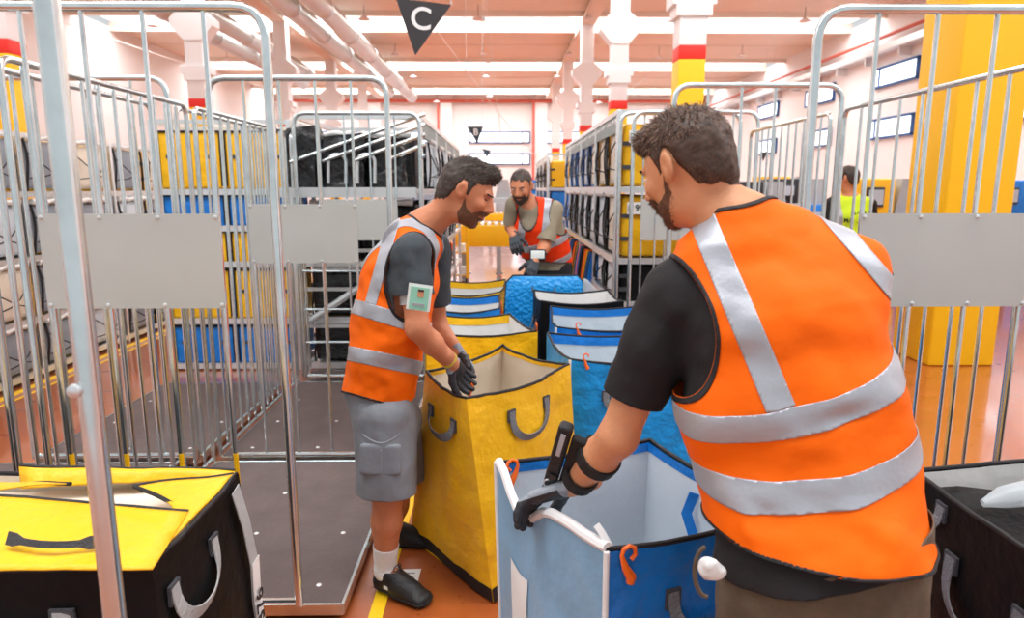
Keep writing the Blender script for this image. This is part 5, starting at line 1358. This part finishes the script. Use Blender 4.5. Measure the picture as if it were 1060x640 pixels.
    q = MB(); q.ribbon([c+sd*.042-dN*.018, c+sd*.044+dN*.018], Vector((0, 0, 1)), .014, .004); q.build('shoe_tag', 'badge_white', s1, smooth=False)
    glove(WN, hd1, (.35, .3, -.5), 1, root, .98, .5, cuff='glove_cuff'); glove(WF, hd2, (-.3, -.6, -.4), -1, root, .98, .6)
    # badge sleeve on the upper arm
    c = at(434, 308, Y=2.40); bd = empty('arm_badge', c, 'pale green identity badge strapped on the upper arm of the man in grey shorts', 'badge')
    x = (at(448, 310, Y=2.41)-at(420, 306, Y=2.41)).normalized(); z = Vector((-.03, 0, 1)); z = (z-x*z.dot(x)).normalized(); nb = z.cross(x)*-1
    if nb.y > 0: nb = -nb
    def cardq(cx, cz, w_, h_, d_, mt, nm_, par):
        q = MB(); o = c+x*cx+z*cz+nb*d_
        q.add([o-x*w_/2-z*h_/2, o+x*w_/2-z*h_/2, o+x*w_/2+z*h_/2, o-x*w_/2+z*h_/2]+[o-x*w_/2-z*h_/2-nb*.002, o+x*w_/2-z*h_/2-nb*.002, o+x*w_/2+z*h_/2-nb*.002, o-x*w_/2+z*h_/2-nb*.002], [(0, 1, 2, 3), (7, 6, 5, 4), (0, 4, 5, 1), (1, 5, 6, 2), (2, 6, 7, 3), (3, 7, 4, 0)])
        return q.build(nm_, mt, par, smooth=False)
    cardq(0, 0, .085, .095, .0, 'badge_white', 'holder', bd); k_ = cardq(.0, -.004, .066, .082, .003, 'badge_green', 'card', bd)
    cardq(.004, .016, .022, .028, .0045, 'skin_fair', 'portrait', k_); cardq(.004, .026, .020, .008, .006, 'hair_dark', 'portrait_hair', k_); cardq(.0, -.026, .044, .010, .005, 'grey_machine', 'text_line', k_)
    q = MB(); A0 = A3(lerp(SN, EN, .60)); axx = nrm(A3(EN-SN)); u_ = nrm(np.cross(axx, (0, 1, 0))); v_ = np.cross(axx, u_)
    pts = [Vector(A0+(u_*math.cos(a)+v_*math.sin(a))*.056) for a in [2*PI*i/20 for i in range(21)]]; q.ribbon(pts, [Vector(axx)]*21, .045, .003); q.build('strap', 'plastic_clear', bd, smooth=False)
man_left()
q = MB(); p = at(488, 404, Y=2.66); q.tube([p+V(.0, 0, .03), p+V(.008, 0, .01), p, p+V(-.01, 0, -.02), p+V(.002, 0, -.03)], [.004, .006, .006, .008, .005], 8)
tag(q.build('orange_hook', 'orange_plastic'), 'small orange plastic hook in the gloved hand of the left man', 'hook')

# ===================================================================== man at the far end
def man_far():
    root = empty('person', tuple(at(565, 285, Y=5.45).xy)+(0,), 'bearded man in red orange vest and khaki shirt reaching down at the aisle end', 'person')
    Y0 = 5.35
    hc = at(539.5, 193, Y=Y0-.08); hb = at(544, 204, Y=Y0-.02); nk = at(551, 212, Y=Y0); tp = at(555, 219, Y=Y0); hi = at(558, 233, Y=Y0+.02); lo = at(561, 248, Y=Y0+.05); wst = at(565, 260, Y=Y0+.1); hem = at(568, 272, Y=Y0+.14)
    SR = at(533, 212, Y=Y0-.02); SL = at(573, 217, Y=Y0+.0); ER = at(529, 235, Y=Y0+.06); WR_ = at(532, 245, Y=Y0-.12); EL_ = at(563, 256, Y=Y0-.1); WL_ = at(554, 270, Y=Y0-.25)
    R = frame((-.30, -.9, -.38), (-.1, -.3, 1)); lat = (1, .1, 0)
    hp, hw = head_prims(hc, R, 1.06)
    HL = hem+Vector((.09, 0, -.05)); HR = hem+Vector((-.09, 0, -.05)); FLx = V(HL.x+.1, Y0+.2, .08); FRx = V(HR.x-.05, Y0+.1, .08); KL = lerp(HL, FLx, .5)+V(0, -.05, 0); KR = lerp(HR, FRx, .5)+V(0, -.05, 0)
    pr = hp+[RC(nk, hb, .062, .056), E(hem, wst, .15, .1, .15, .1, lat=lat, k=.05), E(wst, lo, .15, .1, .16, .11, lat=lat, k=.05), E(lo, hi, .16, .11, .165, .11, lat=lat, k=.05), E(hi, tp, .165, .11, .12, .08, lat=lat, k=.05),
             RC(tp, SL, .06, .055, k=.05), RC(tp, SR, .06, .055, k=.05), RC(SL, EL_, .055, .044), RC(EL_, WL_, .044, .03), RC(SR, ER, .055, .044), RC(ER, WR_, .044, .03),
             RC(HL, KL, .09, .06), RC(KL, FLx, .06, .04), RC(HR, KR, .09, .06), RC(KR, FRx, .06, .04)]
    d1 = A3(WR_-ER)+np.array((.0, -.05, -.1)); d2 = A3(WL_-EL_)+np.array((0, 0, -.1))
    h1, *_ = hand_prims(WR_, d1, (.5, .2, -1), 1, 1, .5); h2, *_ = hand_prims(WL_, d2, (-.5, .4, -1), -1, 1, .5); pr += h1+h2
    body_mesh(pr, .007, root, 'skin_tan')
    hair(hc, R, 1.06, root, 'hair_dark', 0, seed=9, extra=[RC(nk, hb, .062, .056)], top=.0, strands=1200, slen=.006, side=.0); beard(hc, R, 1.06, root, 'hair_dark', strands=500, iso=.003); eyes(hc, R, 1.06, root, lid=.4)
    cl = [E(hem, wst, .185, .13, .18, .13, lat=lat, k=.05), E(wst, lo, .18, .13, .188, .135, lat=lat, k=.05), E(lo, hi, .188, .135, .19, .135, lat=lat, k=.05), E(hi, tp, .185, .13, .13, .09, lat=lat, k=.06), RC(tp, SL, .078, .07, k=.06), RC(tp, SR, .078, .07, k=.06)]
    shirt = [dict(p) for p in cl]
    for p in shirt:
        for kk in ('a0', 'b0', 'a1', 'b1'): p[kk] -= .010
    shirt += [RC(SL, EL_, .075, .072, k=.03), RC(SR, ER, .070, .068, k=.03), E(hem, hem+V(.01, 0, -.06), .172, .125, .172, .125, lat=lat, k=.03)]
    FS = Field(shirt, .01, pad=.03); garment(FS, 0, fmax(armcut(lerp(SL, EL_, .85), SL, EL_), armcut(lerp(SR, ER, .85), SR, ER), ell(nk+V(-.03, -.05, .03), (.075, .08, .08)), neg(plane(hem+V(0, 0, -.05), (0, 0, 1)))), 'shirt_khaki', 't_shirt', root, .005)
    FV = Field(cl, .008, pad=.04)
    keep = fmax(neg(plane(hem+V(0, 0, .02), (.1, 0, 1))), ell(SL+V(.05, 0, -.05), (.10, .2, .15)), ell(SR+V(-.07, 0, -.05), (.085, .2, .14)), ell(nk+V(-.035, -.10, -.03), (.075, .14, .16)))
    b1 = slab(lo, A3(tp-hem), .028); b2 = slab(lerp(wst, hem, .6), A3(tp-hem), .028); ab = fixn_(plane(lo, A3(tp-hem)), tp)
    v1 = fmax(slab(lerp(tp, SL, .55), A3(SL-SR), .028), ab); v2 = fmax(slab(lerp(tp, SR, .6), A3(SL-SR), .028), ab)
    vest(FV, .006, keep, [b1, b2, v1, v2], root, 'vest_red', amp=.008, tw=.006)
    tr = [E(hem+V(0, 0, .02), hem+V(0, 0, -.1), .165, .12, .17, .125, lat=lat, k=.03), RC(HL, KL, .105, .085), RC(KL, FLx, .085, .075), RC(HR, KR, .105, .085), RC(KR, FRx, .085, .075)]
    FT = Field(tr, .01, pad=.03); garment(FT, 0, fmax(neg(plane((0, 0, .06), (0, 0, 1))), plane(hem+V(0, 0, .0), (0, 0, 1))), 'trousers_black', 'trousers', root, .005)
    for f in (FLx, FRx): shoe((f.x, f.y+.05, 0), (f.x-.03, f.y-.23, 0), root)
    glove(WR_, d1, (.5, .2, -1), 1, root, 1.05, .5, back='shirt_charcoal'); glove(WL_, d2, (-.5, .4, -1), -1, root, 1.05, .5, back='shirt_charcoal')
    m = lerp(EL_, WL_, .62); q = MB(); c = m+V(-.01, -.055, .01); dev = empty('wrist_computer', c, 'white screened wrist computer worn by the bearded man', 'device')
    q.box(c, (.12, .035, .085), bev=.008); q.build('case', 'dark_metal', dev); q = MB(); q.box(c+V(0, -.02, .004), (.10, .006, .06), bev=.002); q.build('screen', 'badge_white', dev)
    q = MB(); q.tube([m+V(.055*math.cos(a), .055*math.sin(a), .01) for a in [2*PI*k/14 for k in range(14)]], .012, 6, closed=True); q.build('strap', 'rubber', dev)
def fixn_(f, inside): return neg(f) if f(A3(inside)[None])[0] < 0 and False else (f if f(A3(inside)[None])[0] < 0 else neg(f))
man_far()
# ===================================================================== person in the lime vest
def man_lime():
    Y0 = 6.9; c = at(882, 210, Y=Y0); X = c.x
    root = empty('person', (X, Y0, 0), 'dark haired person in a lime safety vest seen from behind through the right bars', 'person')
    z = 1.86; J = lambda x, zz, y=0.: V(X+x, Y0+y, zz)
    hc = J(-.07, z-.115); R = frame((-.7, .7, 0), (0, 0, 1)); hp, hw = head_prims(hc, R, .98); lat = (1, 0, 0)
    SL = J(-.20, 1.50); SR = J(.18, 1.49); EL_ = J(-.25, 1.22, -.02); ER = J(.25, 1.22, .02); WL_ = J(-.18, 1.02, .18); WR_ = J(.2, 1.02, .2)
    pr = hp+[RC(J(-.02, 1.56), J(-.05, 1.64), .062, .056), E(J(0, .95), J(0, 1.15), .16, .1, .145, .1, k=.05), E(J(0, 1.15), J(0, 1.38), .145, .1, .17, .11, k=.05), E(J(0, 1.38), J(0, 1.52), .17, .11, .10, .07, k=.05), RC(J(0, 1.52), SL, .06, .055, k=.05), RC(J(0, 1.52), SR, .06, .055, k=.05),
             RC(SL, EL_, .054, .042), RC(EL_, WL_, .042, .028), RC(SR, ER, .054, .042), RC(ER, WR_, .042, .028), RC(J(-.09, .92), J(-.1, .5), .09, .06), RC(J(-.1, .5), J(-.1, .09), .06, .04), RC(J(.09, .92), J(.1, .5), .09, .06), RC(J(.1, .5), J(.1, .09), .06, .04)]
    d1 = A3(WL_-EL_); d2 = A3(WR_-ER); h1, *_ = hand_prims(WL_, d1, (.5, 0, -1), 1, 1, .4); h2, *_ = hand_prims(WR_, d2, (-.5, 0, -1), -1, 1, .4)
    body_mesh(pr+h1+h2, .008, root, 'skin_tan'); hair(hc, R, 1.02, root, 'hair_dark', 0, seed=19, top=.006, strands=1000, slen=.012)
    eyes(hc, R, 1.02, root)
    cl = [E(J(0, .98), J(0, 1.15), .20, .14, .19, .135, k=.05), E(J(0, 1.15), J(0, 1.38), .19, .135, .205, .14, k=.05), E(J(0, 1.38), J(0, 1.50), .20, .14, .12, .09, k=.05), RC(J(0, 1.5), SL, .08, .07, k=.05), RC(J(0, 1.5), SR, .08, .07, k=.05)]
    shirt = [dict(p) for p in cl]
    for p in shirt:
        for kk in ('a0', 'b0', 'a1', 'b1'): p[kk] -= .01
    shirt += [RC(SL, EL_, .066, .056), RC(EL_, WL_, .056, .04), RC(SR, ER, .066, .056), RC(ER, WR_, .056, .04)]
    FS = Field(shirt, .01, pad=.03); garment(FS, 0, fmax(plane(WL_, d1), plane(WR_, d2), ell(J(-.02, 1.62), (.08, .08, .07)), neg(plane(J(0, .97), (0, 0, 1)))), 'shirt_black', 'sweater', root, .004)
    FV = Field(cl, .009, pad=.04); keep = fmax(neg(plane(J(0, .98), (0, 0, 1))), ell(SL+V(-.06, 0, -.06), (.1, .2, .15)), ell(SR+V(.07, 0, -.06), (.1, .2, .15)), ell(J(-.02, 1.64), (.09, .09, .09)))
    v = vest(FV, .006, keep, [slab(J(0, 1.04), (0, 0, 1), .03), fmax(slab(J(.15, 1.3), (1, 0, -.1), .028), neg(plane(J(0, 1.04), (0, 0, 1)))), fmax(slab(J(-.16, 1.3), (1, 0, .1), .028), neg(plane(J(0, 1.04), (0, 0, 1))))], root, 'vest_lime', amp=.006, trim=None)
    for s_, zz in (('SHIFT', 1.40), ('MANAGER', 1.34)): text(s_, .062, 'ink', v, (X+.0, Y0-.155, zz), (1, 0, 0), (0, 0, 1), 'printed_text')
    FT = Field([E(J(0, 1.02), J(0, .88), .17, .125, .175, .13, k=.03), RC(J(-.09, .9), J(-.1, .5), .11, .085), RC(J(-.1, .5), J(-.1, .09), .085, .075), RC(J(.09, .9), J(.1, .5), .11, .085), RC(J(.1, .5), J(.1, .09), .085, .075)], .01, pad=.03)
    garment(FT, 0, fmax(neg(plane((0, 0, .06), (0, 0, 1))), plane(J(0, 1.0), (0, 0, 1))), 'jeans', 'jeans', root, .004)
    for x in (-.1, .1): shoe((X+x, Y0-.06, 0), (X+x, Y0+.22, 0), root)
man_lime()
# ------------------------------------------------------------------ light and camera
w = bpy.data.worlds.new('World'); scn.world = w; w.use_nodes = True
bg = w.node_tree.nodes['Background']; bg.inputs[0].default_value = (.93, .97, 1, 1); bg.inputs[1].default_value = .75
def area(name, loc, size, energy, rot=(0, 0, 0), color=(1, 1, 1)):
    l = bpy.data.lights.new(name, 'AREA'); l.shape = 'RECTANGLE'; l.size = size[0]; l.size_y = size[1]; l.energy = energy; l.color = color
    o = bpy.data.objects.new(name, l); COL.objects.link(o); o.location = loc; o.rotation_euler = rot
    return o
for i, y in enumerate(strips):
    area('roof_light_daylight', (-1, y, CEIL+.25), (38, SW), 2900, color=(.94, .97, 1))
cam = bpy.data.cameras.new('Camera'); cam.lens = 24; cam.sensor_width = 36; cam.clip_end = 300; cam.clip_start = .05
co = bpy.data.objects.new('Camera', cam); COL.objects.link(co); co.location = EYE
co.rotation_euler = (math.radians(80), 0, -YAW)
cam.dof.use_dof = True; cam.dof.focus_distance = 2.1; cam.dof.aperture_fstop = 4.0
scn.camera = co
scn.view_settings.view_transform = 'Standard'; scn.view_settings.look = 'None'
scn.view_settings.gamma = 1; scn.view_settings.use_curve_mapping = False
scn.view_settings.exposure = -0.06
